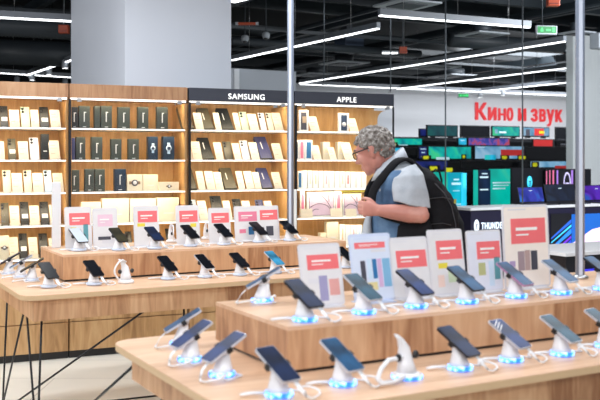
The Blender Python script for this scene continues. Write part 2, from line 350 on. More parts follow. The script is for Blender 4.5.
# kind, x0, x1, ytop, colour :  b upright box with stripe, t box tilted on its wedge, c price card, p phone on show, w plain pack, i picture box, r watch pack
items = {
 ('plain', 0): [('p',0,9,105,'K'),('c',10,20,109,''),('p',21,31,106,'E'),('c',31.5,39.5,109,''),('p',40,50,106,'K'),('c',51,61,109,'')],
 ('plain', 1): [('c',-5,5,141,''),('p',8,17,138,'O'),('c',19,29,141,''),('p',30,40,137,'S'),('w',41,49,134,'K'),('c',50,60.5,140,'')],
 ('plain', 2): [('p',3,12,170,'W'),('c',12.5,23,173,''),('p',24,33,170,'W'),('c',33.5,44,173,''),('p',44.5,53,170,'L'),('c',54,64,173,'')],
 ('plain', 3): [('p',1,10,203,'O'),('c',10.5,20,206,''),('p',20.5,30,202,'K'),('c',30.5,40,206,''),('p',40.5,50,202,'K'),('c',50.5,60,205,'')],
 ('plain', 4): [('r',0,9,236,'W'),('c',10,19,238,''),('p',19.5,28.5,234,'K'),('c',29.5,38.5,238,''),('p',39.5,49,234,'K'),('c',50,59,239,'')],
 ('grey box', 0): [('b',71,78,107,'K'),('b',79,90,106,'G'),('b',94.5,100,106,'G'),('b',101,112,106,'G'),('b',118,130,107,'G'),('b',138,148.5,107,'G'),('b',157,168,107,'G')],
 ('grey box', 1): [('b',70.5,75,138,'V'),('b',76,85.5,137,'G'),('b',91.5,102.5,137,'G'),('b',111,121.5,139,'G'),('b',128.5,139,139,'G'),('r',148,158,136.5,'N'),('r',163,174.5,136.5,'N')],
 ('grey box', 2): [('b',69.5,79.5,170,'G'),('b',85,94,169,'G'),('b',95,105,169,'G'),('b',114.5,126,169,'N'),('r',127,142.5,174.5,'W'),('w',143,158,174.5,'W'),('r',159,179,182,'W')],
 ('grey box', 3): [('w',81,101,202,'W'),('w',102,129,198.5,'W'),('w',130,156,198.5,'W'),('w',157,179,197.5,'W')],
 ('grey box', 4): [('w',94,112,236,'W'),('p',127,134,232,'K'),('p',168,176,229,'K')],
 ('SAMSUNG', 0): [('t',182,195,106,'O'),('c',196,204,112,''),('t',202,215,107,'O'),('c',216,222,112,''),('t',222,235,107,'K'),('c',236,241.5,112,''),('p',242,250,111,'E'),('c',250.5,259.5,113,''),('p',261,267.5,112,'S'),('p',268.5,275,112,'W'),('c',275.5,284,112,'')],
 ('SAMSUNG', 1): [('c',184,193,141,''),('c',193.5,202.5,141,''),('t',202.5,215,137,'K'),('c',216.5,224,142,''),('p',225,234,141,'O'),('c',235,242,143,''),('p',242.5,251,140,'S'),('c',252,260,142,''),('t',261,274,136,'V'),('c',275,283.5,143,'')],
 ('SAMSUNG', 2): [('t',186,198,168,'O'),('c',199,206,171,''),('c',207.5,216,171,''),('c',216.5,224,172,''),('t',225,238,168,'O'),('c',239,245.5,171,''),('c',247,255,171,''),('c',255.5,262,172,''),('t',262.5,274,168,'V'),('c',275,283,172,'')],
 ('SAMSUNG', 3): [('p',192,199,200,'L'),('c',200.5,209,201,''),('p',213,225,196,'K'),('c',226,233,201,''),('p',235,244,199,'K'),('c',245,253,201,''),('p',258,266.5,200,'V'),('c',267.5,275,201,'')],
 ('APPLE', 0): [('i',299,308.5,110,'dark'),('c',311,320,116,''),('i',339,349,113,'ring'),('c',350.5,359,118,'')],
 ('APPLE', 1): [('i',293,299,140,'navy'),('i',299.5,304.5,140,'pink'),('i',305,312.5,140,'blue'),('c',314,322,145,''),('w',323,330,142,'W'),('c',330.5,337,147,''),('w',338,344,142,'W'),('c',345,354.5,142,'')],
 ('APPLE', 2): [('i',298,302,171,'blue')]+[('s',302.5+5.4*k,307+5.4*k,170.5+.15*k,'') for k in range(12)],
 ('APPLE', 3): [('i',300.5,305,191,'pink'),('i',307.5,335,192,'tablet'),('i',336,341.5,191,'pink'),('i',343,361,194,'tablet')],
 ('APPLE', 4): [('w',302,320,237,'W'),('w',320.5,326.5,233,'W'),('w',327,338.5,222,'W'),('s',340,345,224.5,''),('s',345.5,350.5,225,''),('s',351,356,225,''),('s',356.5,362,225,'')],
}
KN = {'b': ('phone_box', 'tall %s phone box', 'box'), 't': ('phone_box', '%s phone box tilted', 'box'), 'c': ('price_card', 'pale price card leaning back', 'card'),
      'p': ('display_phone', '%s phone standing on show', 'phone'), 'w': ('retail_box', '%s retail box', 'box'), 'i': ('picture_box', 'white box with %s picture', 'box'),
      's': ('accessory_pack', 'narrow white accessory pack', 'pack'), 'r': ('watch_box', '%s watch box', 'box')}
BN = {'plain': 'the plain bay', 'grey box': "the green boxes' bay", 'SAMSUNG': 'the SAMSUNG bay', 'APPLE': 'the APPLE bay'}
spine_c = [WHITE2, PBLUE, PGREEN, mat('print_peach', (.8, .55, .35), .5), WHITE2, mat('print_rose', (.75, .4, .45), .5), PBLUE, WHITE2, PGREEN, RED, WHITE2, PBLUE]
def shelf_item(bay, row, k, n, it):
    kd, x0, x1, yt, c = it; z = ROWZ[row]+.001
    off = {'b': .08, 't': .06, 'c': .05, 'p': .09, 'w': .14, 'i': .10, 's': .12, 'r': .10}[kd]
    t0, t1 = tS(x0, off), tS(x1, off); w_ = t1-t0; h = zS((x0+x1)/2, yt, off)-z
    mb = MB(); cm, cn = BOXC.get(c, (CREAM, 'cream')); hw = w_/2
    lean = 0
    if kd == 'b':
        mb.box(-hw, hw, 0, .05, 0, h, cm, bev=.002)
        if w_ > .05:
            q = .006
            mb.box(-q, q*.3, -.0015, 0, h*.3, h*.72, MARK); mb.box(-q, q*2.2, -.0015, 0, h*.70, h*.74, MARK); mb.box(-hw*.3, hw*.3, -.0015, 0, h*.06, h*.09, MARK)
    elif kd == 't':
        lean = .78; L = h/math.cos(lean)*.97
        M = Matrix.Translation((0, 0, .006)) @ Matrix.Rotation(-lean, 4, 'X')
        mb.box(-hw*.9, hw*.9, 0, .035, .004, L, cm, bev=.002, M=M); mb.box(-hw*.25, -hw*.12, -.0015, 0, L*.45, L*.75, MARK, M=M)
        mb.box(-hw*.9, hw*.9, -.002, .02, 0, .016, BOXO)
    elif kd == 'c':
        lean = .58; L = h/math.cos(lean)*.97
        M = Matrix.Translation((0, 0, .003)) @ Matrix.Rotation(-lean, 4, 'X')
        mb.box(-hw, hw, 0, .004, 0, L, CREAM, M=M)
        for q, (a, b_) in enumerate(((.72, .55), (.58, .75), (.3, .5))): mb.box(-hw*.7, -hw*.7+w_*b_*.8, -.001, 0, L*a, L*a+.005, GREYTXT, M=M)
        mb.box(-hw, hw, -.012, .02, 0, .005, GREYCARD)
    elif kd == 'p':
        lean = .52; L = h/math.cos(lean)*.97
        M = Matrix.Translation((0, 0, .004)) @ Matrix.Rotation(-lean, 4, 'X')
        mb.box(-hw*.92, hw*.92, 0, .009, 0, L, cm, bev=.003, M=M)
        for q in range(2): mb.lathe([(.011, 0), (.011, .003)], BLACK, 12, M=M @ Matrix.Translation((-hw*.45, -.001, L-.022-q*.028)) @ Matrix.Rotation(math.pi/2, 4, 'X'))
        if c not in ('E', 'W') and (k+row) % 2 == 0 or c == 'K': mb.box(-hw*.55, hw*.7, -.002, 0, L*.28, L*.46, WHITE2, M=M)
        mb.box(-hw*.6, hw*.6, -.01, .06, 0, .004, GREYCARD)
    elif kd == 'w':
        mb.box(-hw, hw, 0, .06, 0, h, cm, bev=.002); mb.box(-hw*.4, hw*.5, -.001, 0, h*.32, h*.36, GREYCARD if c == 'W' else MARK)
    elif kd == 'r':
        mb.box(-hw, hw, 0, .06, 0, h, cm, bev=.002)
        R_ = min(hw*.5, h*.2); M = Matrix.Translation((0, -.001, h*.5)) @ Matrix.Rotation(math.pi/2, 4, 'X')
        dk = c == 'W'
        mb.box(-R_*.5, R_*.5, -.001, 0, h*.5-R_*1.9, h*.5+R_*1.9, DARKP if dk else PBLUE) if not dk else mb.box(-R_*1.7, R_*1.7, -.001, 0, h*.5-R_*.45, h*.5+R_*.45, mat('strap_tan', (.22, .14, .08), .5))
        mb.lathe([(R_, 0), (R_, .003)], DARKP if dk else PBLUE, 16, M=M); mb.lathe([(R_*.6, .003), (R_*.6, .0045)], GREYCARD if dk else NAVYP, 16, M=M)
    elif kd == 's':
        mb.box(-hw, hw, 0, .03, 0, h, WHITE2, bev=.001); cc = spine_c[k % 12]
        mb.box(-hw*.25, hw*.35, -.001, 0, h*.25, h*.8, cc); mb.box(-hw*.6, hw*.6, -.001, 0, h*.85, h*.9, GREYCARD)
    elif kd == 'i':
        d_ = .03; mb.box(-hw, hw, 0, d_, 0, h, WHITE2, bev=.0015)
        if c == 'tablet':
            fr = BLACK; mb.box(-hw*.9, hw*.9, -.001, 0, h*.06, h*.94, fr)
            mb.box(-hw*.86, hw*.86, -.002, 0, h*.08, h*.92, mat('tablet_rose', (.62, .48, .60), .4))
            for (xa, za, xb, zb) in ((-.8,.4,.2,.5),(.2,.5,.8,.15),(-.1,.9,.75,.3),(.5,.9,.55,.6),(-.8,.15,-.2,.3)):
                pts = [(hw*(xa+(xb-xa)*u), -.003, h*(za+(zb-za)*u)+.02*math.sin(u*3.1)) for u in [i/6 for i in range(7)]]; mb.tube(pts, .003, DARKP, 6)
        else:
            cc = {'dark': DARKP, 'ring': NAVYP, 'navy': NAVYP, 'pink': PINK, 'blue': BLUEP}[c]; mb.box(-hw*.6, hw*.6, -.001, 0, h*.08, h*.9, cc)
            if c == 'ring': mb.lathe([(hw*.4, 0), (hw*.4, .002)], GREYCARD, 12, M=Matrix.Translation((0, -.001, h*.4)) @ Matrix.Rotation(math.pi/2, 4, 'X'))
            if c == 'dark': mb.box(-hw*.3, hw*.5, -.002, 0, h*.4, h*.7, mat('print_sand', (.4, .3, .2), .5))
    o = mb.build(KN[kd][0], loc=SO+SN*off+SD*(t0+hw)+UP*z, rz=YAWS)
    d = KN[kd][1]; d = d % (cn if kd != 'i' else {'dark': 'a dark', 'ring': 'a ringed navy', 'navy': 'a navy', 'pink': 'a pink', 'blue': 'a blue', 'tablet': 'a tablet'}[c]) if '%s' in d else d
    pos = 'at its start' if k == 0 else ('at its end' if k == n-1 else '%s along' % ORD[k])
    tag(o, '%s %s on %s shelf, %s' % (d, pos, ROWN[row], BN[bay]), KN[kd][2], {'c': 'price cards on the wall shelves', 'b': 'phone boxes on the wall shelves', 't': 'phone boxes on the wall shelves', 'p': 'phones on the wall shelves'}.get(kd, 'retail boxes on the wall shelves'))
for (bay, row), lst in items.items():
    for k, it in enumerate(lst): shelf_item(bay, row, k, len(lst), it)
# price cards in front of the tablet boxes
for k, (x0, x1, yt) in enumerate(((301, 313, 209), (331, 343, 208.5), (346, 357, 209))):
    off = .045; t0, t1 = tS(x0, off), tS(x1, off); h = zS(x0, yt, off)-ROWZ[3]
    o = MB().box(-(t1-t0)/2, (t1-t0)/2, 0, .004, 0, h, CREAM, M=Matrix.Rotation(-.25, 4, 'X')).build('price_card', loc=SO+SN*off+SD*(t0+t1)/2+UP*(ROWZ[3]+.002), rz=YAWS)
    tag(o, 'cream price card in front of the tablet boxes, %s of three' % ORD[k], 'card', 'price cards on the wall shelves')
tag(MB().box(0, .3, 0, .02, 0, .016, YEL).build('yellow_sign_strip', loc=SO+SN*.02+SD*tS(343)+UP*(1.338-.035), rz=YAWS), 'yellow strip under the third shelf of the APPLE bay', 'shelf strip')
tag(MB().box(0, .05, 0, .02, .0, .55, WHITE2, bev=.003).build('divider_post', loc=SO-SN*.05+SD*(tS(289.5))+UP*.79, rz=YAWS), 'white upright strip between the SAMSUNG and APPLE bays', 'post')
# spotlight heads above the shelves' header
# ---------------- tables ----------------
FT0 = Vector((-.166, 2.567, 0)); LT0 = Vector((-1.502, 4.872, 0))
TH = .86
def rounded(x0, x1, y0, y1, r, seg=5):
    pts = []
    for cx, cy, a0 in ((x1-r, y1-r, 0), (x0+r, y1-r, 90), (x0+r, y0+r, 180), (x1-r, y0+r, 270)):
        for k in range(seg+1):
            a = math.radians(a0+90*k/seg); pts.append((cx+r*math.cos(a), cy+r*math.sin(a)))
    return pts
def table(P, L, label, rlabel, legs, ra=.368, rb=.411, rd=.625):
    r = empty('display_table', P, YAW); tag(r, label, 'table', 'oak display tables')
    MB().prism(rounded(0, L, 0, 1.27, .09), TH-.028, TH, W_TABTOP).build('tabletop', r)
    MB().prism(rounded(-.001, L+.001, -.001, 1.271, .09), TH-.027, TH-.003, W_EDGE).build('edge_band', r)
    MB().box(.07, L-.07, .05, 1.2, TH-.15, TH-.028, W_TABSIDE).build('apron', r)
    inv = Matrix.Translation(P) @ Matrix.Rotation(YAW, 4, 'Z'); inv.invert()
    for nm, segs in legs:
        mb = MB()
        for a, b in segs: mb.tube([inv @ Vector(a) if len(a) == 3 else a, inv @ Vector(b)], .0065, BLACKM, 8)
        mb.build(nm, r)
    q = empty('display_riser', P+A*ra+B*rb+UP*TH, YAW); tag(q, rlabel, 'riser', 'oak risers on the display tables')
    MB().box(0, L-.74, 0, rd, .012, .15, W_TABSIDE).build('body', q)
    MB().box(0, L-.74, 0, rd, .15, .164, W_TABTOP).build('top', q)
    MB().box(-0+.01, L-.75, .012, rd-.02, 0, .012, BLACK).build('plinth', q)
    return r
LL = 2.75; FL = 4.2
def leg_v(P, foot, tops):
    f = P+A*foot[0]+B*foot[1]; return [(P+A*x+B*y+UP*(TH-.15), f) for x, y in tops]
legsL = [('leg', leg_v(LT0, (.10, .10), ((.09, .32), (.12, .08)))), ('leg', leg_v(LT0, (.10, 1.1), ((.09, .40), (.09, .9)))),
         ('brace', [(LT0+A*.72+B*.1+UP*.71, LT0+A*.08+B*.95)]),
         ('leg', leg_v(LT0, (.95, .1), ((.97, .1), (1.5, .1)))), ('leg', leg_v(LT0, (1.9, .1), ((1.42, .1), (1.92, .1)))),
         ('leg', leg_v(LT0, (LL-.1, .1), ((LL-.1, .32), (LL-.12, .08)))), ('leg', leg_v(LT0, (LL-.1, 1.1), ((LL-.1, .4), (LL-.1, .9)))),
         ('floor_bar', [(at(100, 402, .012), at(163, 395, .012)), (at(163, 395, .012), at(166, 412, .012))])]
legsF = [('leg', leg_v(FT0, (.10, .10), ((.09, .32), (.12, .08)))), ('leg', leg_v(FT0, (.10, 1.1), ((.2, 1.15), (.09, .9)))),
         ('brace', [(FT0+A*.12+B*1.13+UP*.72, FT0+A*-.25+B*1.15)]),
         ('leg', leg_v(FT0, (FL-.1, .10), ((FL-.09, .32), (FL-.12, .08)))), ('leg', leg_v(FT0, (FL-.1, 1.1), ((FL-.09, .4), (FL-.09, .9))))]
legsF[2] = ('brace', [(pt(140, 360, 3.75), at(60, 432, .0))])
table(LT0, LL, 'long oak display table on black hairpin legs, nearest the wall cabinets', 'oak riser block carrying tablets signs beside the wall cabinets', legsL, .34, .478, .60)
table(FT0, FL, 'long oak display table in front of the man, with blue lit stands', 'oak riser block in front of the man, under the large white signs', legsF)
RZ = TH+.164

# ---------------- phones and stands ----------------
def _dull(m, sp): m.node_tree.nodes['Principled BSDF'].inputs['Specular IOR Level'].default_value = sp; return m
def screen(name, c, es=.35): return _dull(ramp_mat(name, [(.35, tuple(v*.35 for v in c)), (.55, c), (.7, tuple(min(1, v*1.5) for v in c))], (6, 6, 6), 1.6, .3, emit=es*1.15), .12)  # emissive tones; most blue ones stand in for reflections on dark glass
SCR = {'black': GLASSBLK, 'navy': screen('screen_navy', (.006, .03, .13), .5), 'blue': screen('screen_blue', (.006, .045, .23), .6), 'sky': screen('screen_sky', (.05, .35, .62), .8),
       'teal': screen('screen_teal', (.012, .11, .20), .6), 'steel': screen('screen_steel', (.015, .11, .27), .7), 'white': mat('screen_white', (.1, .1, .1), .25, emit=(.72, .86, 1), es=.85, var=0),
       'olive': screen('screen_olive', (.08, .07, .03), .5)}
def make_stand(ring, loop=1):
    r = empty('phone_stand')
    MB().lathe([(.036, 0), (.042, .003), (.042, .012), (.036, .017)], WHITE, 24).build('base', r)
    MB().lathe([(.0445, .002), (.0465, .008), (.0445, .015), (.040, .016)], ring, 24).build('light_ring', r)
    MB().lathe([(.037, .015), (.032, .03), (.024, .055), (.019, .078)], WHITE, 20, lean=(0, .12)).build('body', r)
    h = MB(); h.lathe([(.015, -.016), (.024, -.008), (.026, -.002)], WHITE, 18, M=Matrix.Translation((0, .008, .088)) @ Matrix.Rotation(math.radians(30), 4, 'X')); h.build('head', r)
    M = Matrix.Translation((0, .008, .092)) @ Matrix.Rotation(math.radians(30), 4, 'X')
    for s in (-1, 1):
        c = MB(); c.box(min(s*.016, s*.043), max(s*.016, s*.043), -.008, .008, -.008, -.003, BLACK, M=M); c.box(min(s*.0395, s*.0445), max(s*.0395, s*.0445), -.010, .010, -.008, .012, BLACK, bev=.001, M=M); c.build('clamp_arm', r)
    # plug and coiled cable from the foot of the phone
    p = MB(); p.loft([((.014, -.066, .052), (.010, 0, 0), (0, .003, .005)), ((.016, -.086, .034), (.009, 0, 0), (0, .003, .005)), ((.03, -.10, .012), (.006, 0, 0), (0, .003, .004))], WHITE, 10); p.build('plug', r)
    c = MB(); pts = []
    for k in range(26):
        u = k/25; a = -1.9+u*loop*2*math.pi*1.05
        pts.append((.074+.020*loop*math.cos(a)+.012*u, -.075+.026*math.sin(a)+.07*u*u, .006+.016*math.sin(math.pi*u)))
    c.tube([(.03, -.10, .012), (.045, -.108, .006)]+pts+[(.05, .05, .004), (.03, .035, .008)], .0034, WHITE, 6); c.build('cable', r)
    c = MB(); c.loft([((-.028, .02, .012), (0, .009, 0), (0, 0, .005)), ((-.075, .055, .010), (0, .010, 0), (0, 0, .005)), ((-.105, .06, .009), (0, .007, 0), (0, 0, .004))], WHITE, 8); c.build('connector', r)
    return r
def make_phone(scr, backc, L=.158, W=.075, stripe=None):
    r = empty('smartphone')
    M = Matrix.Rotation(math.radians(30), 4, 'X')
    MB().prism(rounded(-W/2, W/2, -L/2, L/2, .009, 3), -.004, .0035, backc, M=M).build('case', r)
    s = MB().prism(rounded(-W/2+.002, W/2-.002, -L/2+.002, L/2-.002, .008, 3), .0036, .0044, scr, M=M)
    if stripe:
        for k in range(3): s.prism([(-W/2+.004, L/2-.03-k*.013), (W/2-.03, L/2-.004-k*.013), (W/2-.03, L/2-.008-k*.013), (-W/2+.004, L/2-.034-k*.013)], .0044, .005, WHITE, M=M)
    s.build('screen', r)
    return r
STB = make_stand(RINGB); STW = make_stand(RINGW); STW2 = make_stand(RINGW, -1)
first = {id(STB): True, id(STW): True, id(STW2): True}
phones = {}
EDGE = {'w': mat('phone_edge_pale', (.6, .62, .68), .3, .3), 'k': mat('phone_edge_dark', (.02, .02, .025), .3, .3), 'v': mat('phone_edge_violet', (.42, .22, .38), .3, .2)}
def put_stand(proto, P, rz, label, group):
    o = proto if first.pop(id(proto), None) else copy_tree(proto)
    o.location = P; o.rotation_euler = (0, 0, rz); tag(o, label, 'stand', group); return o
def put_phone(key, P, rz, label, group, sc=1):
    if key in phones: o = copy_tree(phones[key])
    else: o = phones[key] = make_phone(SCR[key[0]], EDGE[key[1]], stripe=key[2] if len(key) > 2 else None, L=.158 if len(key) < 4 else key[3])
    R_ = Matrix.Rotation(rz, 3, 'Z'); o.location = Vector(P)+R_ @ Vector((0, .006, .098)); o.rotation_euler = (0, 0, rz); o.scale = (sc, sc, sc); tag(o, label, 'phone', group)
PY = YAW+math.radians(12)
def unit(px, py, z, scr, edge, ring, rz, desc, where, grp, dev=True, stripe=None, sc=1):
    P = at(px, py, z)+UP*.0005; proto = {'b': STB, 'w': STW, 'x': STW2}[ring]
    put_stand(proto, P, rz, 'white stand holding the %s' % (desc+' '+where), 'phone stands on the '+grp)
    if dev: put_phone((scr, edge) if not stripe else (scr, edge, stripe), P, rz, '%s phone on its stand, %s' % (desc, where), 'phones on stands on the '+grp, sc)
# back table, on the riser
LR = [(79, 251, 'white', 'k', 'glowing white', 'before the first red sign'), (119, 250.5, 'olive', 'k', 'black gold-tinted', 'beside the washed-out sign'), (154.5, 249, 'navy', 'k', 'dark navy', 'before the third small sign'),
      (190.5, 246.5, 'black', 'k', 'black', 'before the sign with yellow tag'), (224, 245, 'black', 'k', 'black', 'before the sign without tag'), (259, 242.5, 'black', 'k', 'black', 'before the double sign'), (289.5, 241, 'black', 'k', 'black', 'at the foot of the tall pole')]
for i, (px, py, s, e, d, wh) in enumerate(LR): unit(px, py, RZ, s, e, 'wx'[i % 2], PY, d, wh, 'back table riser')
LF = [(49, 287.5, 'black', 'k', 'black', 'at the rounded corner of back table'), (94, 285, 'black', 'k', 'black', 'second along back table edge'), (168, 279.5, 'black', 'k', 'black', 'beside the empty white stand'),
      (205, 277.5, 'black', 'w', 'white-edged black', 'on back table edge'), (240, 275.5, 'black', 'k', 'black green', 'behind the big white stand'), (275, 273.5, 'sky', 'w', 'sky blue', 'on back table edge'), (308, 270.5, 'black', 'k', 'black', 'hidden behind the earbud sign'), (346, 268, 'black', 'k', 'black', 'between two large signs')]
for i, (px, py, s, e, d, wh) in enumerate(LF): unit(px, py, TH, s, e, 'wx'[i % 2], PY, d, wh, 'back table edge')
for i, (px, py, s, d) in enumerate(((31, 281, 'olive', 'brown rimmed'), (20, 277.5, 'steel', 'silver'), (8, 274, 'navy', 'dark'))):
    unit(px, py, TH, s, 'w' if i == 1 else 'k', 'w', YAW-math.radians(102), d, ('nearest the corner', 'middle one', 'farthest one')[i]+' on back table end', 'back table end')
# empty white stands with a looping white cable
def empty_stand(P, rz, label, blue, sc=1, low=False):
    r = empty('security_stand', P, rz); tag(r, label, 'stand')
    MB().lathe([(.036, 0), (.042, .003), (.042, .012), (.034, .018)], WHITE, 24).build('base', r)
    if blue: MB().lathe([(.0445, .002), (.0455, .006), (.0445, .011), (.040, .011)], RINGB, 24).build('light_ring', r)
    MB().loft([((0, 0, .015), (.032, 0, 0), (0, .028, 0)), ((.002, .008, .045), (.026, 0, 0), (0, .02, 0)), ((.0, .012, .085), (.02, 0, 0), (0, .012, 0)), ((-.018, .01, .112), (.010, 0, 0), (0, .008, 0)), ((-.036, .01, .126), (.006, 0, 0), (0, .006, 0))], WHITE, 14).build('body', r)
    for s in (-1, 1): MB().ball((s*.036, 0, .062), .011, BLACK, (1, .8, 1.1)).build('clamp_arm', r)
    pts = [(-.03, -.0, .02)]+[(-.045-.028*math.sin(u*3.1), -.01, .02+.095*u) for u in [i/8 for i in range(9)]]+[(-.02, 0, .122), (.0, 0, .11)]
    if low: pts = [(-.03, -.02, .01), (-.09, -.03, .008), (-.135, -.03, .012), (-.14, -.02, .022), (-.115, -.01, .045), (-.075, 0, .062), (-.03, .0, .06), (-.01, .005, .06)]
    MB().tube(pts, .0065 if low else .0048, WHITE, 8).build('cable', r); r.scale = (sc,)*3
empty_stand(at(126, 283, TH), PY, 'empty white stand with looped cable on back table edge', False, 1.15)
empty_stand(at(407, 378, TH), PY, 'empty white stand with blue glow in front of the riser', True, 1.2, True)
empty_stand(at(172, 242, RZ), PY+1, 'empty white stand behind the riser signs by yellow tag', False)
empty_stand(at(207, 239, RZ), PY+1, 'empty white stand between the small riser signs', False)
# front table
FR = [(305, 321, 'navy', 'k', 'dark navy', 'under the headphone sign'), (364, 313.5, 'teal', 'w', 'teal and white', 'under the chart sign'), (416, 307.5, 'blue', 'k', 'glossy blue', 'under the tilted coral sign'), (467, 303, 'steel', 'k', 'steel blue', 'under the yellow tagged sign'),
      (516, 297.5, 'steel', 'v', 'violet rimmed blue', 'under the tallest sign'), (561, 294, 'steel', 'w', 'slate blue', 'at the foot of the thick pole'), (603, 290, 'steel', 'k', 'slate', 'beyond the thick pole')]
for px, py, s, e, d, wh in FR: unit(px, py, RZ, s, e, 'b', PY, d, wh, 'front table riser', sc=1.04)
FF = [(279, 396, 'navy', 'w', 'navy', 'closest to the camera'), (343, 385, 'steel', 'w', 'mid blue white-rimmed', 'second on front table edge'), (460, 369.5, 'navy', 'k', 'black navy', 'right of the empty stand'), (511, 361, 'blue', 'w', 'striped blue', 'on front table edge'), (562, 355, 'teal', 'w', 'plain teal', 'on front table edge'), (606, 347, 'teal', 'w', 'cropped teal', 'last on front table edge')]
for i, (px, py, s, e, d, wh) in enumerate(FF): unit(px, py, TH, s, e, 'b', PY, d, wh, 'front table edge', stripe=1 if i == 3 else None, sc=1.04)
for i, (px, py) in enumerate(((222, 376), (190, 361), (181, 345))):
    unit(px, py, TH, 'blue' if i < 2 else 'steel', 'w', 'b', YAW-math.radians((84, 84, 104)[i]), 'blue' if i < 2 else 'pale blue', ('nearest', 'middle', 'farthest')[i]+' on front table end', 'front table end', sc=1.04)
unit(262, 302, RZ, 'steel', 'w', 'b', YAW-math.radians(112), 'pale', 'on the bare riser corner', 'front table riser end')

# ---------------- acrylic signs ----------------
def sign(P0, d, x0, x1, ytop, zb, label, red, extras=(), tint=GREYCARD, lean=.12, two=None, redm=RED, body=None):
    body = body or mat('card_soft', (.70, .685, .69), .55)
    t0, t1 = along(P0, d, x0), along(P0, d, x1); c = P0+d*(t0+t1)/2; w_ = t1-t0; h = 1.6-(ytop-160)/900*c.y-zb
    r = empty('sign_holder', (c.x, c.y, zb), math.atan2(d.y, d.x)); tag(r, label, 'sign', 'standing signs on the risers')
    M = Matrix.Rotation(-lean, 4, 'X'); hw = w_/2; ff = Matrix.Rotation(math.pi/2, 4, 'X')
    MB().prism(rounded(-hw, hw, .004, h/math.cos(lean), .012, 3), -.004, 0, tint, M=M @ ff).build('holder', r)
    MB().box(-hw*.8, hw*.8, -.03, .06, 0, .004, tint).build('foot', r)
    f = MB(); f.prism(rounded(-hw*.93, hw*.93, .012, h*.975, .010, 3), .0001, .0012, body, M=M @ ff)
    H = h
    def rect(a, b_, u, v, m, q=.0012): f.box(-hw+w_*a, -hw+w_*b_, -q-.0009, -q, H*u, H*v, m, M=M)
    reds = two or [red]
    for (a, b_, u, v), rm in zip(reds, (redm, RED)):
        rect(a, b_, u, v, rm); rect(a+(b_-a)*.14, a+(b_-a)*.75, u+(v-u)*.52, u+(v-u)*.64, WHITE2, .0022); rect(a+(b_-a)*.14, a+(b_-a)*.5, u+(v-u)*.32, u+(v-u)*.38, WHITE2, .0022)
    rect(.12, .5, .94, .955, tint)
    for a, b_, u, v, m in extras: rect(a, b_, u, v, m)
    f.build('card', r); return r
RL = LT0+A*.368+B*(.411+.32); RF = FT0+A*.368+B*(.411+.30)
sign(RL, A, 65.5, 92.5, 207, RZ, 'small grey-framed sign with red panel and a dark phone picture', (.17, .93, .58, .86), ((.2, .42, .46, .53, YEL), (.68, .86, .2, .6, TEALP)))
sign(RL, A, 93.5, 118.5, 208, RZ, 'small glare-washed sign with faint pink panel and camera picture', (.2, .8, .55, .84), ((.2, .7, .22, .3, DARKP), (.35, .85, .13, .22, GREYCARD)), redm=mat('glare_pink', (.75, .52, .62), .5))  # glare is painted into this panel's pale pink
sign(RL, A, 134.5, 160, 206, RZ, 'small sign with red panel and yellow tag, third along back table', (.17, .93, .60, .88), ((.14, .44, .5, .58, YEL),))
sign(RL, A, 177, 200.5, 205.5, RZ, 'small sign with red panel and yellow-green tag under its corner', (.15, .92, .58, .87), ((.6, .85, .45, .54, YEL),))
sign(RL, A, 209.5, 231.5, 208, RZ, 'small plain sign with a red panel and no tag', (.14, .93, .58, .86))
sign(RL, A, 235.5, 280, 206, RZ, 'wide double sign with a pink and a red panel', None, ((.1, .24, .25, .36, PINK), (.3, .42, .2, .42, BLUEP), (.7, .86, .15, .42, DARKP)), two=[(.09, .5, .58, .85), (.57, .97, .60, .88)], redm=PINK)
sign(RF, A, 303.5, 345.5, 244.5, RZ, 'large sign with coral panel and headphone picture', (.18, .93, .60, .84), ((.18, .4, .38, .46, GREYCARD), (.42, .62, .10, .50, mat('print_lilac', (.32, .30, .48), .5)), (.66, .9, .18, .44, mat('print_blush', (.7, .35, .32), .5))), lean=.2)
sign(RF, A, 355, 397, 234.5, RZ, 'large bluish sign with thin coral strip and a colour chart', (.12, .85, .80, .89), ((.5, .85, .74, .78, GREYCARD), (.22, .33, .3, .62, DARKP), (.38, .48, .35, .64, PBLUE), (.5, .6, .35, .64, BLUEP), (.62, .72, .22, .64, mat('print_rosy', (.6, .4, .6), .5)), (.74, .92, .22, .64, mat('print_azure', (.2, .42, .62), .5)), (.2, .58, .18, .3, mat('print_straw', (.7, .6, .3), .5))), lean=.2, body=mat('card_blue', (.62, .68, .80), .5), tint=mat('holder_blue', (.55, .62, .78), .5))
sign(RF, A, 393.5, 433.5, 238, RZ, 'large tilted sign with coral panel next to the colour chart', (.18, .93, .52, .80), ((.3, .6, .1, .35, GREYCARD),), lean=.2)
sign(RF, A, 432.5, 467.5, 230, RZ, 'large rounded sign with coral panel, yellow tag and green oval', (.22, .95, .55, .84), ((.24, .5, .42, .50, YEL), (.2, .38, .14, .32, mat('print_salmon', (.8, .6, .52), .5)), (.5, .9, .2, .38, PGREEN)), lean=.15)
sign(RF, A, 469.5, 504, 230.5, RZ, 'pale blue-edged sign with coral panel under THUNDER lettering', (.28, .95, .54, .82), ((.3, .5, .28, .48, mat('print_moss', (.45, .46, .22), .5)), (.6, .74, .1, .5, PBLUE), (.76, .92, .2, .56, TEALP)), lean=.1, body=mat('card_cool', (.68, .70, .78), .5))
sign(RF, A, 505, 551, 205, RZ, 'tallest cream sign with coral panel above two phone pictures', (.17, .92, .54, .84), ((.3, .44, .22, .45, mat('print_mauve', (.33, .25, .27), .5)), (.45, .56, .22, .46, mat('print_taupe', (.42, .30, .28), .5)), (.58, .72, .22, .45, DARKP), (.12, .24, .27, .34, mat('print_plum', (.4, .3, .5), .5))), lean=.06, body=mat('card_cream', (.84, .76, .68), .5))
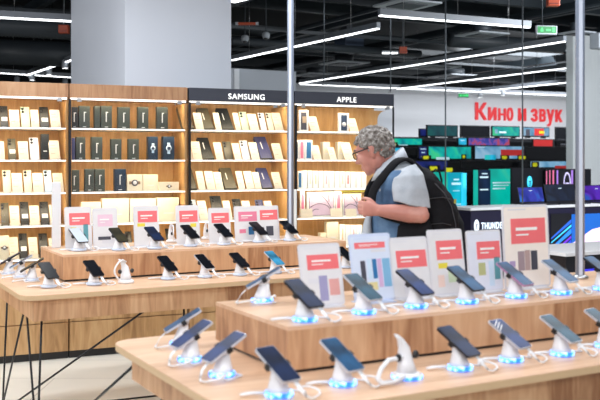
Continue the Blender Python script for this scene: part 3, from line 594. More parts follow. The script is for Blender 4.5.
# clear upright panel at the riser's end and the two security poles
Pp = LT0+A*.42+B*.95; t0, t1 = along(Pp, A, 52), along(Pp, A, 61)
tag(MB().box(t0, t1, 0, .012, 0, .43, mat('frosted_panel', (.72, .72, .74), .3), bev=.003).build('frosted_post', loc=Pp+UP*(RZ), rz=YAW), 'narrow frosted upright panel on the end of the back riser', 'panel')
def pole(P, r, label, zb):
    o = empty('security_pole', P); tag(o, label, 'pole', 'floor to ceiling poles')
    MB().lathe([(r, zb), (r, 4.6)], POLE, 20).build('tube', o)
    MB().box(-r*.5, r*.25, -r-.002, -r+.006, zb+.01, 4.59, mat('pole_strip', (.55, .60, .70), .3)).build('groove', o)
    MB().lathe([(r*1.8, zb), (r*1.8, zb+.012), (r*1.05, zb+.02)], STEEL, 20).build('flange', o)
Pq = LT0+A*2.15+B*.72; t = along(Pq, A, 290.5); Pq = Pq+A*t; pole(Pq, .024, 'slim pale blue pole rising from the back riser', RZ)
Pq = FT0+B*.85; t = along(Pq, A, 580); Pq = Pq+A*t; pole(Pq, .022, 'thicker pale pole rising from the front riser beside laptops', RZ)

# ---------------- the man with the backpack ----------------
SKIN = ramp_mat('skin', [(.3, (.38, .15, .115)), (.55, (.48, .20, .155)), (.75, (.58, .30, .24))], (1, 1, 1), 9, .5)
HAIR = ramp_mat('grey_hair', [(.32, (.07, .055, .045)), (.5, (.17, .15, .135)), (.68, (.36, .34, .32))], (1, 1, 1), 60, .7, detail=3)
SHIRT = ramp_mat('grey_shirt', [(.3, (.33, .36, .40)), (.7, (.43, .46, .50))], (1, 1, 1), 14, .85, bump=.25)
DENIM = ramp_mat('blue_denim', [(.3, (.035, .075, .15)), (.5, (.075, .15, .27)), (.7, (.14, .24, .38))], (1, 1, 1), 10, .85, bump=.3)
DARKT = mat('dark_trousers', (.02, .025, .035), .8); PACK = mat('pack_black', (.007, .007, .009), .8, var=.3, scale=60, spec=.2)
MY = 5.14
def q(px, py, dy=0): Y = MY; return Vector(((px-300)/900*Y, Y+dy, 1.6-(py-160)/900*Y))
X_, Y_, Z_ = Vector((1, 0, 0)), Vector((0, 1, 0)), Vector((0, 0, 1))
man = empty('person', (q(404, 0).x, MY, 0)); MANP = man.location.copy()
tag(man, 'man with curly grey hair and glasses in grey shirt and denim vest, facing the cabinets', 'person')
def mpart(mb, name, parent=man):
    o = mb.build(name); o.parent = parent; o.matrix_parent_inverse = Matrix.Translation(-MANP); return o
# head frame
yw, ptc = math.radians(24), math.radians(20)
fh = Vector((-math.cos(yw), math.sin(yw), 0)); hf = fh*math.cos(ptc)-Z_*math.sin(ptc); hu = fh*math.sin(ptc)+Z_*math.cos(ptc); hl = hu.cross(hf)
H = q(374.2, 149); HS = 1.09
def hp(f, u_, l): return H+(hf*f+hu*u_+hl*l)*HS
HR = Matrix((hf, hl, hu)).transposed()
def el(mb, f, u_, l, rf, ru, rl, m=SKIN, seg=20): mb.ball(hp(f, u_, l), 1, m, (rf*HS, rl*HS, ru*HS), HR, seg)
b = MB()
el(b, -.008, .012, 0, .098, .098, .076); el(b, .040, -.035, 0, .055, .078, .060); el(b, .048, -.088, 0, .040, .034, .042); el(b, .068, -.104, 0, .022, .020, .024)
el(b, .0, -.062, .030, .045, .045, .034); el(b, .0, -.062, -.030, .045, .045, .034)
el(b, .080, .022, 0, .020, .016, .052); el(b, .070, -.030, .036, .024, .024, .022); el(b, .070, -.030, -.036, .024, .024, .022)
b.loft([(hp(.088, .012, 0), hl*.009, hu*.008), (hp(.104, -.018, 0), hl*.012, hf*.012), (hp(.112, -.038, 0), hl*.017, hf*.015), (hp(.098, -.050, 0), hl*.015, hf*.012)], SKIN, 12)
el(b, .090, -.070, 0, .012, .007, .024); el(b, .088, -.082, 0, .012, .008, .020)
for s in (1, -1):      # ears
    b.loft([(hp(-.004, -.052, s*.070), hf*.010, hl*.006), (hp(-.008, -.03, s*.078), hf*.018, hl*.007), (hp(-.012, .0, s*.081), hf*.021, hl*.008), (hp(-.008, .014, s*.079), hf*.013, hl*.006)], SKIN, 12)
    el(b, .084, -.006, s*.031, .012, .009, .014)
# neck, torso, arms, legs
b.loft([(hp(-.02, -.03, 0), X_*.062, Y_*.060), (q(389, 163), X_*.064, Y_*.062), (q(396, 172), X_*.075, Y_*.085)], SKIN, 16)
def torso(mb, g, m, y_top=0, cut=None):
    secs = [(166, 399, .075, .12), (170, 400, .105, .165), (177, 400, .125, .19), (190, 398.5, .145, .185), (205, 397.5, .148, .17), (222, 398, .150, .165), (240, 399, .150, .17), (258, 401, .145, .175), (276, 403, .13, .17)]
    mb.loft([(q(x, y), X_*(a+g), Y_*(c+g)) for y, x, a, c in secs if (cut is None or cut[0] <= y <= cut[1])], m, 28, 2.3)
torso(b, -.012, SKIN)
def arm(mb, S_, E, W_, m, r0=.047, r1=.050, r2=.031):
    mb.tube([S_, S_.lerp(E, .5), E], r0, m, 14, radii=[r0*1.1, r0, r1*.88]); mb.ball(E, r1*.90, m)
    mb.tube([E, E.lerp(W_, .25), E.lerp(W_, .65), W_], r1, m, 14, radii=[r1*.88, r1*1.02, r1*.85, r2])
LS, LE, LW = q(406, 179, -.155), q(415.5, 212.5, -.24), q(374.5, 208, -.22)
RS, RE, RW = q(406, 179, .17), q(416, 215, .26), q(382, 213, .08)
arm(b, LS, LE, LW, SKIN); arm(b, RS, RE, RW, SKIN)
def hand(mb, W_, pd, up, nrm):     # pd towards the knuckles, up towards the thumb side, nrm out of the back of the hand
    k = W_+pd*.082
    mb.loft([(W_-pd*.01, up*.030, nrm*.026), (W_+pd*.03, up*.038, nrm*.022), (W_+pd*.065, up*.043, nrm*.020), (k, up*.041, nrm*.017)], SKIN, 14, 2.4)
    for i, (o_, L) in enumerate(((.031, .95), (.011, 1.05), (-.010, 1.0), (-.029, .80))):
        a = k+up*o_-pd*.004; p1 = a+pd*.034*L-nrm*.012; p2 = p1-nrm*.026*L-pd*.002; p3 = p2-pd*.020*L-nrm*.006
        mb.tube([a-pd*.02, a, p1, p2, p3], .009, SKIN, 8, radii=[.010, .0102, .0095, .0088, .0075]); mb.ball(p3, .0076, SKIN, seg=8)
    t0 = W_+pd*.022+up*.030-nrm*.006; t1 = t0+pd*.030+up*.020-nrm*.012; t2 = t1+pd*.030+up*.004-nrm*.010; t3 = t2+pd*.018-up*.006-nrm*.006
    mb.tube([t0-up*.012, t0, t1, t2, t3], .011, SKIN, 8, radii=[.014, .0135, .012, .0105, .008]); mb.ball(t3, .0085, SKIN, seg=8)
pd = Vector((-.93, .30, .10)).normalized(); up = (Z_*.95+X_*-.05-pd*pd.z).normalized(); nr = up.cross(pd)
if nr.y > 0: nr = -nr
hand(b, LW, pd, up, nr)
pd2 = Vector((-.95, -.25, .1)).normalized(); nr2 = up.cross(pd2); nr2 = nr2 if nr2.y > 0 else -nr2
hand(b, RW, pd2, up, nr2)
for s in (-1, 1):
    hp_, kn, an = Vector((MANP.x-.0, MY+s*.09, .93)), Vector((MANP.x-.02, MY+s*.11, .50)), Vector((MANP.x+.03, MY+s*.12, .09))
    b.tube([hp_, hp_.lerp(kn, .5), kn, kn.lerp(an, .35), an], .08, SKIN, 14, radii=[.085, .078, .055, .052, .036])
    b.loft([(an+X_*.04-Z_*.05, Y_*.034, Z_*.03), (an-Z_*.045, Y_*.038, Z_*.042), (an-X_*.10-Z_*.06, Y_*.042, Z_*.026), (an-X_*.17-Z_*.068, Y_*.034, Z_*.016)], SKIN, 12)
body = mpart(b, 'body'); remesh(body, .0055, 3, SKIN)
# shirt: torso shell, loose short sleeves, collar
s = MB(); torso(s, .004, SHIRT, cut=(166, 258))
s.loft([(q(402, 167.5, -.11), X_*.065+Z_*.03, Y_*.05), (q(404.5, 175, -.17), X_*.088+Z_*.01, Y_*.062), (q(405, 188, -.195), X_*.098, Y_*.068), (q(406.5, 197, -.205), X_*.101-Z_*.008, Y_*.068), (q(407.5, 203.5, -.215), X_*.103-Z_*.018, Y_*.066)], SHIRT, 20)
s.loft([(q(402, 168, .11), X_*.065, Y_*.05), (q(405.5, 175, .17), X_*.08, Y_*.062), (q(408, 190, .21), X_*.085, Y_*.065), (q(411, 206, .24), X_*.085, Y_*.062)], SHIRT, 20)
s.loft([(q(400, 170), X_*.09, Y_*.13), (q(403, 163, -.0), X_*.07, Y_*.11), (q(402, 160), X_*.05, Y_*.08)], SHIRT, 20)
sh = mpart(s, 'shirt'); remesh(sh, .007, 4, SHIRT)
for vv in sh.data.vertices: vv.co += vv.normal*(noise.noise(Vector((vv.co.x*14, vv.co.y*10, vv.co.z*8)))*.013)
# folded collar: a leaning band round the neck
c = MB(); n = 22; rl = []
before = 0
for i in range(n):
    a = 2*math.pi*i/n; base = q(390.5, 166.5)+X_*.080*math.cos(a)+Y_*.082*math.sin(a)+Z_*(.058*math.cos(a)); top = base+Z_*(.052)+X_*(-.004)-(X_*math.cos(a)+Y_*math.sin(a))*.010; dn = base-Z_*.026+(X_*math.cos(a)+Y_*math.sin(a))*.030
    rl.append([c.bm.verts.new(p) for p in (base, top, top+(X_*math.cos(a)+Y_*math.sin(a))*.008, dn)])
for i in range(n):
    p, r_ = rl[i], rl[(i+1) % n]
    for k in range(4): c.bm.faces.new((p[k], r_[k], r_[(k+1) % 4], p[(k+1) % 4]))
c._fin(before, mat('collar_pale', (.50, .54, .60), .85), True); mpart(c, 'collar', man)
# open shirt tail hanging in front
t = MB(); t.loft([(q(369.5, 212, -.02), X_*.014, Y_*.055), (q(367, 224, -.03), X_*.024, Y_*.06), (q(366, 238, -.03), X_*.034, Y_*.07), (q(367, 262, -.03), X_*.036, Y_*.07)], SHIRT, 14); mpart(t, 'shirt_tail')
v = MB(); torso(v, .012, DENIM, cut=(170, 240)); vest = mpart(v, 'vest'); remesh(vest, .008, 2, DENIM)
for vv in vest.data.vertices: vv.co += vv.normal*(noise.noise(Vector((vv.co.x*16, vv.co.y*12, vv.co.z*9+3)))*.007)
e = MB()
ST = mat('stitch_pale', (.30, .38, .48), .7)
for k, pts in enumerate((((-.045, .03), (-.02, .035), (-.035, .02), (-.02, .008), (-.045, .0)), ((-.01, .0), (0, .035), (.015, .0)), ((.02, .03), (.045, .032), (.03, .0)), ((-.05, -.012), (.04, -.01)))):
    e.tube([q(384, 194.5, -.212)+X_*x*.9+Z_*z+Y_*(-.004-abs(x)*-.3) for x, z in pts], .0022, ST, 6)
mpart(e, 'chest_emblem', vest)
tr = MB(); tr.loft([(q(401.5, 250), X_*.152, Y_*.18), (q(402.5, 262), X_*.155, Y_*.185), (q(403.5, 278), X_*.14, Y_*.18), (Vector((MANP.x, MY, .87)), X_*.12, Y_*.17)], DARKT, 22)
for sgn in (-1, 1):
    hp_, kn, an = Vector((MANP.x, MY+sgn*.09, .93)), Vector((MANP.x-.02, MY+sgn*.11, .50)), Vector((MANP.x+.03, MY+sgn*.12, .10))
    tr.tube([hp_, hp_.lerp(kn, .5), kn, kn.lerp(an, .5), an], .1, DARKT, 16, radii=[.10, .095, .075, .07, .065])
    fo = MB(); fo.loft([(an+X_*.06-Z_*.055, Y_*.036, Z_*.036), (an-Z_*.05, Y_*.046, Z_*.052), (an-X_*.10-Z_*.062, Y_*.052, Z_*.036), (an-X_*.19-Z_*.075, Y_*.042, Z_*.022)], BLACK, 14, 2.5); mpart(fo, 'shoe')
trs = mpart(tr, 'trousers'); remesh(trs, .011, 3, DARKT)
# curly grey hair
hm = MB(); rnd = random.Random(3); cnt = 0
while cnt < 620:
    d = Vector((rnd.gauss(0, 1), rnd.gauss(0, 1), rnd.gauss(0, 1))).normalized(); f, l, u_ = -.008+.098*d.x, .078*d.y, .012+.100*d.z
    thr = .055+(f-.085)*.90
    if abs(l) > .055 and f > .03: thr += .01
    if u_ < thr: continue
    cnt += 1; k = rnd.uniform(.98, 1.07); thick = .011 if u_ > .03 else .008
    hm.ball(hp(-.008+(f+.008)*k, .012+(u_-.012)*k, l*k), rnd.uniform(.7, 1.25)*thick, HAIR, seg=8)
el(hm, -.012, .022, 0, .094, .096, .078, HAIR)
hr = mpart(hm, 'hair'); remesh(hr, .0042, 0, HAIR)
# remove what the plain inner ball pushes through the face: keep only hair above the hairline
bmh = bmesh.new(); bmh.from_mesh(hr.data)
kill = []
for vv in bmh.verts:
    r_ = (vv.co-H)/HS; f, u_, l = r_.dot(hf), r_.dot(hu), r_.dot(hl)
    if u_ < .047+(f-.085)*.90: kill.append(vv)
bmesh.ops.delete(bmh, geom=kill, context='VERTS'); bmh.to_mesh(hr.data); bmh.free()
# glasses
g = MB()
for sgn in (1, -1):
    cc = [hp(.104-.002*abs(math.cos(a)), -.004+.020*math.sin(a), sgn*(.034+.026*math.cos(a))) for a in [i*math.pi/8 for i in range(17)]]; g.tube(cc, .0026, BLACK, 6)
    g.tube([hp(.102, .006, sgn*.060), hp(.095, .008, sgn*.072), hp(.04, .006, sgn*.081), hp(.0, .004, sgn*.088)], .0032, BLACK, 6, flat=1.3)
g.tube([hp(.105, .0, .009), hp(.112, .003, 0), hp(.105, .0, -.009)], .002, BLACK, 6); mpart(g, 'glasses')
for sgn in (1, -1):
    ey = MB(); ey.ball(hp(.083, -.006, sgn*.031), .012, mat('eye_white', (.7, .68, .66), .3)); ey.ball(hp(.091, -.008, sgn*.031), .0055, mat('iris', (.05, .06, .07), .2), seg=8); mpart(ey, 'eye')
br = MB()
for sgn in (1, -1): br.tube([hp(.096, .022, sgn*.016), hp(.097, .027, sgn*.032), hp(.086, .022, sgn*.05)], .004, HAIR, 6)
mpart(br, 'eyebrow')
# backpack
bp = empty('backpack', q(440, 276)); BPP = bp.location.copy(); tag(bp, 'black backpack with top loop on the man\'s back', 'backpack')
def bpart(mb, name): o = mb.build(name); o.parent = bp; o.matrix_parent_inverse = Matrix.Translation(-BPP); return o
k = MB(); k.loft([(q((a+c_)/2, y), X_*((c_-a)/2*MY/900), Y_*w_) for y, a, c_, w_ in ((166, 408, 419, .06), (170, 409, 429, .11), (178, 410, 437, .145), (188, 412, 445, .155), (199, 414, 452, .16), (210, 416, 457, .165), (230, 417, 459, .165), (255, 418, 458, .16), (272, 420, 454, .15), (280, 424, 446, .12))], PACK, 24, 2.6); kb = bpart(k, 'bag'); remesh(kb, .009, 3, PACK)
for vv in kb.data.vertices:
    n_ = noise.noise(Vector((vv.co.x*9, vv.co.y*9, vv.co.z*5)))*.022+noise.noise(vv.co*24)*.009; vv.co += vv.normal*n_
p_ = MB(); p_.loft([(q(449, 212), X_*.05, Y_*.09), (q(452, 222), X_*.06, Y_*.12), (q(453, 245), X_*.062, Y_*.125), (q(455, 266), X_*.05, Y_*.11)], PACK, 20, 2.8); bpart(p_, 'front_pocket')
p_ = MB(); p_.loft([(q(437, 228, -.15), X_*.05, Y_*.03), (q(438, 240, -.155), X_*.065, Y_*.04), (q(438, 262, -.15), X_*.06, Y_*.035)], PACK, 16); bpart(p_, 'side_pocket')
p_ = MB(); p_.tube([q(430, 180, -.02), q(431, 173, -.02), q(435, 169.5, -.02), q(439, 172, -.02), q(441, 180, -.02), q(441, 187, -.02)], .010, PACK, 8, flat=.6); bpart(p_, 'loop_handle')
p_ = MB(); p_.loft([(q(414, 214, -.17), X_*.05, Y_*.02), (q(411, 224, -.185), X_*.095, Y_*.03), (q(411, 240, -.19), X_*.105, Y_*.035), (q(413, 262, -.185), X_*.10, Y_*.035)], PACK, 16, 3); bpart(p_, 'hip_panel')
zp = MB(); zc_ = mat('zip_grey', (.05, .05, .06), .4)
zp.tube([q(x, y, -.15-.003) for x, y in ((420, 180), (431, 183), (440, 192), (447, 205), (451, 222), (451, 250))], .0028, zc_, 6)
zp.box(-.006, .006, -.004, .004, -.025, 0, mat('zip_tag', (.35, .30, .05), .5), M=Matrix.Translation(q(451, 198, -.135))); bpart(zp, 'zip')
for y_ in (196, 221):
    cs = MB(); cs.tube([q(x, y_+dy_, -.16-.012*math.sin((x-418)/34*3.1)) for x, dy_ in ((418, 4), (428, 1), (438, 0), (446, 2))], .007, mat('webbing', (.03, .03, .034), .7), 6, flat=.4); bpart(cs, 'compression_strap')
for sgn, nm in ((-1, 'strap'), (1, 'strap')):
    st = MB(); d = sgn*.12
    pts = [q(424, 176, d*.8), q(415, 166, d*.85), q(406, 160, d*.9), q(398, 160.5, d), q(391, 165.5, d*1.05), q(384, 173.5, d*1.15), q(376, 183, d*1.2), q(371.2, 193, d*1.2), q(371.5, 203, d*1.3), q(379, 213, sgn*.175), q(397, 219, sgn*.18), q(419, 228, sgn*.16)]
    # resample smoothly as a flat ribbon
    def cr(P, t): 
        i = min(int(t), len(P)-2); f = t-i; p0, p1, p2, p3 = P[max(i-1, 0)], P[i], P[i+1], P[min(i+2, len(P)-1)]
        return .5*((2*p1)+(-p0+p2)*f+(2*p0-5*p1+4*p2-p3)*f*f+(-p0+3*p1-3*p2+p3)*f**3)
    sp = [cr(pts, (len(pts)-1)*i/40*.9999) for i in range(41)]; secs = []
    for i, p in enumerate(sp):
        tng = (sp[min(i+1, 40)]-sp[max(i-1, 0)]).normalized(); kk = max(0, min(1, (i-8)/9)); n0 = Z_*(1-kk)+Vector((-.40, sgn*.9, 0))*kk; wv = tng.cross(n0).normalized(); nv = wv.cross(tng); p = p+nv*(.012*kk)
        wd_ = .024 if i < 29 else .014; secs.append((p, wv*wd_, nv*.012))
    st.loft(secs, PACK, 10, 2.8); bpart(st, nm)

# ---------------- television corner far behind ----------------
def pln(Y, ref=480): return Vector(((ref-300)/900*Y, Y, 0))
def rectM(x0, y0, x1, y1, Y):
    P = pln(Y); a, b = along(P, A, x0), along(P, A, x1); c = P+A*(a+b)/2
    return c, b-a, 1.6-(y0-160)/900*c.y, 1.6-(y1-160)/900*c.y
def vgrad(name, c1, c2, c3, es, sc=2.0):
    es *= 1.15; return ramp_mat(name, [(.38, c1), (.5, c2), (.62, c3)], (1, 1, 1), sc, .3, detail=2, dist=1.2, emit=es)
TV = {'green': vgrad('tv_green', (.0, .20, .24), (.0, .42, .36), (.04, .55, .24), .9), 'cyan': vgrad('tv_cyan', (.0, .30, .42), (.02, .45, .75), (.02, .5, .5), .9), 'dteal': vgrad('tv_dark_teal', (.0, .05, .07), (.0, .09, .11), (.0, .12, .12), .6),
      'violet': vgrad('tv_violet', (.02, .04, .28), (.12, .08, .42), (.45, .06, .12), .8, 6), 'sky': vgrad('tv_sky', (.10, .30, .50), (.2, .42, .62), (.3, .5, .68), .8), 'navy': vgrad('tv_navy', (.0, .01, .08), (.01, .02, .18), (.03, .02, .12), .7),
      'black': mat('tv_black', (.006, .007, .009), .2, var=0), 'red': mat('red_panel', (.4, .02, .02), .4, emit=(.5, .03, .03), es=.6, var=0), 'blue': vgrad('laptop_blue', (.0, .02, .30), (.04, .05, .55), (.01, .22, .8), .7, 3),
      'grape': vgrad('laptop_grape', (.05, .0, .3), (.12, .02, .6), (.02, .1, .6), .7, 3), 'dark': vgrad('laptop_dark', (.005, .01, .03), (.01, .02, .06), (.02, .04, .09), .6, 4)}
TXT = mat('screen_text', (.5, .6, .65), .5, emit=(.55, .85, .95), es=.5, var=0)
PY_ = mat('price_yellow', (.7, .7, .02), .5, emit=(.7, .7, .02), es=.35, var=0)
def tv(x0, y0, x1, y1, Y, k, label, extra=None, th=.05):
    c, w_, z1, z0 = rectM(x0, y0, x1, y1, Y); r = empty('television', (c.x, c.y, z0), YAW); tag(r, label, 'television', 'televisions in the far corner'); h = z1-z0; hw = w_/2
    MB().box(-hw, hw, 0, th, 0, h, BLACK, bev=.005).build('casing', r)
    s = MB().box(-hw+.02, hw-.02, -.003, 0, .03, h-.02, TV[k])
    for a, b, u, v, m in extra or (): s.box(-hw+w_*a, -hw+w_*b, -.006, -.003, h*u, h*v, m)
    s.build('screen', r)
    [MB().box(v-.012, v+.012, -.05, .12, -.03, 0.0, BLACK).build('foot', r) for v in (-hw*.58, hw*.58)]
u = empty('tv_shelving', pln(21.6), YAW); tag(u, 'black stepped shelving carrying the televisions under the red lettering', 'shelving')
Pz = pln(21.6); a0, a1 = along(Pz, A, 391), along(Pz, A, 571)
MB().box(a0, a1, 0, .3, 0, 2.1, mat('shelf_black', (.012, .014, .02), .5)).build('back_panel', u)
for Y, yb, d in ((20.9, 137, .9), (20.2, 148, .9), (19.4, 160.4, .9), (18.6, 171, 1.2)):
    P = pln(Y); b0, b1 = along(P, A, 391 if Y > 19 else 415), along(P, A, 571); z = 1.6-(yb-160)/900*Y; off = (P-Pz)
    mb = MB().box(b0, b1, -.15, .5, z-.06, z-.03, mat('shelf_black', (0, 0, 0))); o = mb.build('shelf'); o.location = (0, 0, 0)
    inv = Matrix.Rotation(-YAW, 4, 'Z'); v = inv @ off; o.location = v; o.parent = u
tv(392.5, 137, 422.5, 146, 21, 'green', 'green screen just right of the man’s hair'.replace('’', "'"), ((.0, .12, .1, .4, PY_), (.2, .5, .05, .15, TXT)))
tv(419.5, 128.5, 428, 137, 21.1, 'navy', 'small dark screen peeking left of the big teal one')
tv(427, 125, 458, 137, 20.9, 'dteal', 'large dark teal television at the start of the top row')
tv(461, 125.5, 490, 137.5, 20.9, 'black', 'switched-off black television below the first letters')
tv(492, 126, 520, 137, 20.9, 'green', 'bright green television in the top row', ((.25, .5, .35, .5, TXT), (.1, .2, .3, .7, TV['sky'])))
tv(523, 127, 549.5, 137, 20.9, 'sky', 'sky blue television with dark figure and red square', ((.1, .25, .1, .75, DARKP), (.42, .78, .15, .85, TV['red']), (.6, .8, .35, .6, PY_)))
tv(556, 127, 571, 146, 20.9, 'black', 'black television at the end of the top row', ((.1, .9, .30, .36, STEEL), (.3, .95, .06, .12, STEEL)))
tv(393, 147, 402.5, 161, 19.6, 'cyan', 'narrow bright blue screen behind the man’s collar'.replace('’', "'"))
tv(402.5, 147, 418, 160, 19.5, 'black', 'black television between two blue screens')
tv(418.5, 146, 427.5, 160, 19.5, 'navy', 'narrow navy text screen beside the green television', ((.2, .8, .75, .82, TXT), (.3, .7, .5, .57, TXT), (.3, .7, .2, .26, PY_)))
tv(428, 146, 471.5, 160, 19.5, 'green', 'widest green television in the second row', ((.18, .48, .02, .2, TXT),))
tv(458, 137.5, 467, 146, 20.2, 'cyan', 'small cyan screen above the green television', ((.3, .7, .6, .7, TXT),))
tv(468, 137.5, 510, 146.5, 20.2, 'violet', 'long violet and red screen under the green television')
tv(533, 139, 553, 147.5, 20.2, 'red', 'dark red screen above the big black television')
tv(474.5, 145.5, 524, 160, 19.5, 'sky', 'pale blue television with red banner and blue peaks', ((.52, .98, .3, .72, TV['red']), (.2, .42, .02, .35, TV['cyan']), (.05, .2, .85, .9, TXT)))
tv(525, 146.5, 571, 160.5, 19.4, 'black', 'large black television low on the right')
tv(415, 160.5, 448, 171, 18.7, 'navy', 'dark blue screen behind the yellow prices')
tv(461, 160.5, 529, 169, 18.6, 'black', 'long black soundbar screen across the middle')
tv(530, 160.5, 571, 168.5, 18.6, 'sky', 'pale blue strip screen above the laptop banners', ((.6, 1, 0, .35, TV['red']),))
def price(px, py, Y, s, label, size=3.6):
    c = pln(Y); t = along(c, A, px); c = c+A*t; z = 1.6-(py-160)/900*c.y
    r = empty('price_tag', (c.x, c.y, z), YAW); tag(r, label, 'price tag', 'yellow shelf prices')
    h = size*c.y/900; MB().box(-.04, .72*h*len(s)+.04, .002, .01, -.2*h, 1.05*h, BLACK).build('plate', r)
    text_mesh('digits', s, h*1.15, PY_, frame((0, 0, 0), Vector((1, 0, 0)), UP, Vector((0, 1, 0))), r, bold=.012, extr=.003)
price(392, 146, 20.8, '00', 'yellow price just beside the man\'s hair')
price(423.5, 159, 19.2, '009', 'yellow price on the navy text screen')
price(430, 170.5, 18.2, '909', 'bright yellow price low, nearest the backpack', 5)
price(445.5, 172, 18.2, '009', 'yellow price just right of the brightest price', 5)
price(463, 158, 19.2, '0', 'single yellow digit on the wide green television')
price(502, 159, 19.2, '909', 'yellow price on the red banner')
price(519, 159, 19.2, '0990', 'yellow price left on the large black television')
price(533, 166.5, 18.2, '00', 'yellow price on the pale blue strip screen', 4.5)
# lettering on the far wall
Pt = PW-B*.02; t0, t1 = along(Pt, A, 475), along(Pt, A, 562); Pl = Pt+A*t0
zb = 1.6-(119.5-160)/900*Pl.y
wl = empty('wall_lettering', (Pl.x, Pl.y, zb), YAW); tag(wl, 'large red Cyrillic lettering on the white far wall', 'lettering')
LR_ = mat('letter_red', (.72, .05, .06), .5, emit=(.75, .06, .07), es=.35)
for ch, xa, xb in (('К', 475.2, 486.6), ('и', 488.2, 496.2), ('H', 498.4, 505.6), ('о', 507.0, 512.8), ('и', 518.2, 525.8), ('з', 531, 537.4), ('в', 539.4, 545.4), ('у', 546.8, 553.8), ('к', 555.4, 562)):
    ta, tb = along(Pl, A, xa), along(Pl, A, xb); o = text_mesh('letter', ch, .68, LR_, frame((ta, 0, 0), Vector((1, 0, 0)), UP, Vector((0, 1, 0))), wl, bold=.016, extr=.03)
    lo, hi = min(v.co.x for v in o.data.vertices), max(v.co.x for v in o.data.vertices)
    for v in o.data.vertices:
        v.co.x = (v.co.x-lo)*(tb-ta)/(hi-lo)
        if ch == 'H': v.co.y *= .75
# stands with screens between televisions and counter
def panel(x0, y0, x1, y1, Y, m, name, label, cat, bars=(), th=.04, grp=None):
    c, w_, z1, z0 = rectM(x0, y0, x1, y1, Y); h = z1-z0; hw = w_/2
    mb = MB().box(-hw, hw, 0, th, -z0, h, m)     # reaches down to the floor
    for a, b, u, v, mm in bars: mb.box(-hw+w_*a, -hw+w_*b, -.004, 0, h*u, h*v, mm)
    o = mb.build(name, loc=(c.x, c.y, z0), rz=YAW); tag(o, label, cat, grp); return o
CYP = vgrad('panel_cyan', (.0, .32, .45), (.0, .42, .55), (.02, .5, .7), .9, 1.2); GRP = vgrad('panel_green', (.0, .35, .28), (.0, .45, .36), (.04, .5, .3), .9, 1.2)
EDG = mat('panel_edge_cyan', (.1, .6, .8), .4, emit=(.02, .55, .85), es=.9, var=0)
panel(432, 172, 449.5, 250, 14.9, GRP, 'display_board', 'green panel rising behind the backpack loop', 'panel')
panel(449.5, 172.5, 463, 250, 14.8, CYP, 'display_board', 'cyan panel with text lines right of the backpack', 'panel', ((.3, .7, .90, .92, TXT), (.15, .85, .84, .87, TXT), (.25, .75, .76, .77, TXT), (.2, .85, .58, .60, TXT), (.2, .85, .28, .36, PGREEN)))
panel(463, 173, 466.5, 250, 14.7, EDG, 'light_column', 'glowing cyan edge light beside the cyan panel', 'light')
panel(466.8, 171, 475, 250, 14.9, TV['black'], 'display_board', 'black panel between the cyan and green ones', 'panel')
panel(475, 170, 478, 205, 13.9, GRP, 'light_column', 'thin green upright left of the navy panel', 'light')
panel(478, 170, 490.5, 205, 13.9, vgrad('panel_navy', (.0, .01, .04), (.0, .02, .07), (.01, .03, .1), .7), 'display_board', 'navy panel with three short text lines', 'panel', ((.3, .75, .88, .91, TXT), (.15, .8, .77, .82, TXT), (.15, .8, .42, .46, TXT)))
panel(490.5, 169, 511.5, 205, 13.9, GRP, 'display_board', 'green panel with white text before the black banner', 'panel', ((.1, .95, .60, .64, TXT), (.12, .85, .53, .56, TXT), (.1, .7, .44, .48, TXT)))
bl = mat('banner_black', (.008, .008, .012), .4)
o = panel(512, 168, 546, 206, 13.4, bl, 'banner', 'black banner with a cyan round emblem', 'banner')
pk = mat('neon_pink', (.5, .1, .2), .4, emit=(.65, .16, .3), es=.7, var=0); pp = mat('neon_violet', (.3, .15, .5), .4, emit=(.38, .2, .7), es=.6, var=0)
o2 = panel(546, 169, 591, 206, 13.3, bl, 'banner', 'black banner with pink light lines and pale ring', 'banner', ((0, .02, .55, .95, pk), (.07, .09, .3, .97, pk), (.14, .17, .2, .97, pk), (.23, .26, .2, .97, pp), (.55, .59, .2, .97, pp)))
def emblem(ox, px, py, Y, rx, ry, m, par, inner=None):
    P = pln(Y)-B*.015; c = P+A*along(P, A, px); z = 1.6-(py-160)/900*c.y; k = c.y/900
    mb = MB(); F = ((c.x, c.y, z)); M = Matrix.Translation(F) @ Matrix.Rotation(YAW, 4, 'Z') @ Matrix.Rotation(math.pi/2, 4, 'X') @ Matrix.Diagonal((rx*k, ry*k, 1, 1))
    if inner: mb.tube([(math.cos(a)*1, math.sin(a)*1, 0) for a in [i*math.pi/12 for i in range(25)]], .12, m, 6, M) if False else None
    if inner:
        for i in range(24):
            a, b = i*math.pi/12, (i+1)*math.pi/12
            mb.prism([(math.cos(a), math.sin(a)), (math.cos(b), math.sin(b)), (.78*math.cos(b), .82*math.sin(b)), (.78*math.cos(a), .82*math.sin(a))], 0, .008, m, M=M)
        mb.prism([(-.5, -.08), (.5, -.08), (.5, .04), (-.5, .04)], 0, .008, m, M=M)
    else:
        mb.lathe([(1, 0), (1, .008)], m, 24, M=M)
        mb.prism([(-.6, .2), (.6, .2), (.15, 0), (.12, -.7), (-.12, -.7), (-.15, 0)], .008, .012, bl, M=M)
    e = mb.build('emblem'); e.parent = par; e.matrix_parent_inverse = par.matrix_basis.inverted(); return e
bpy.context.view_layer.update()
emblem(0, 529.5, 182, 13.4, 3.3, 6, EDG, o); emblem(0, 567, 183, 13.3, 4.8, 11, mat('ring_lilac', (.5, .45, .7), .4, emit=(.6, .55, .85), es=.7, var=0), o2, True)
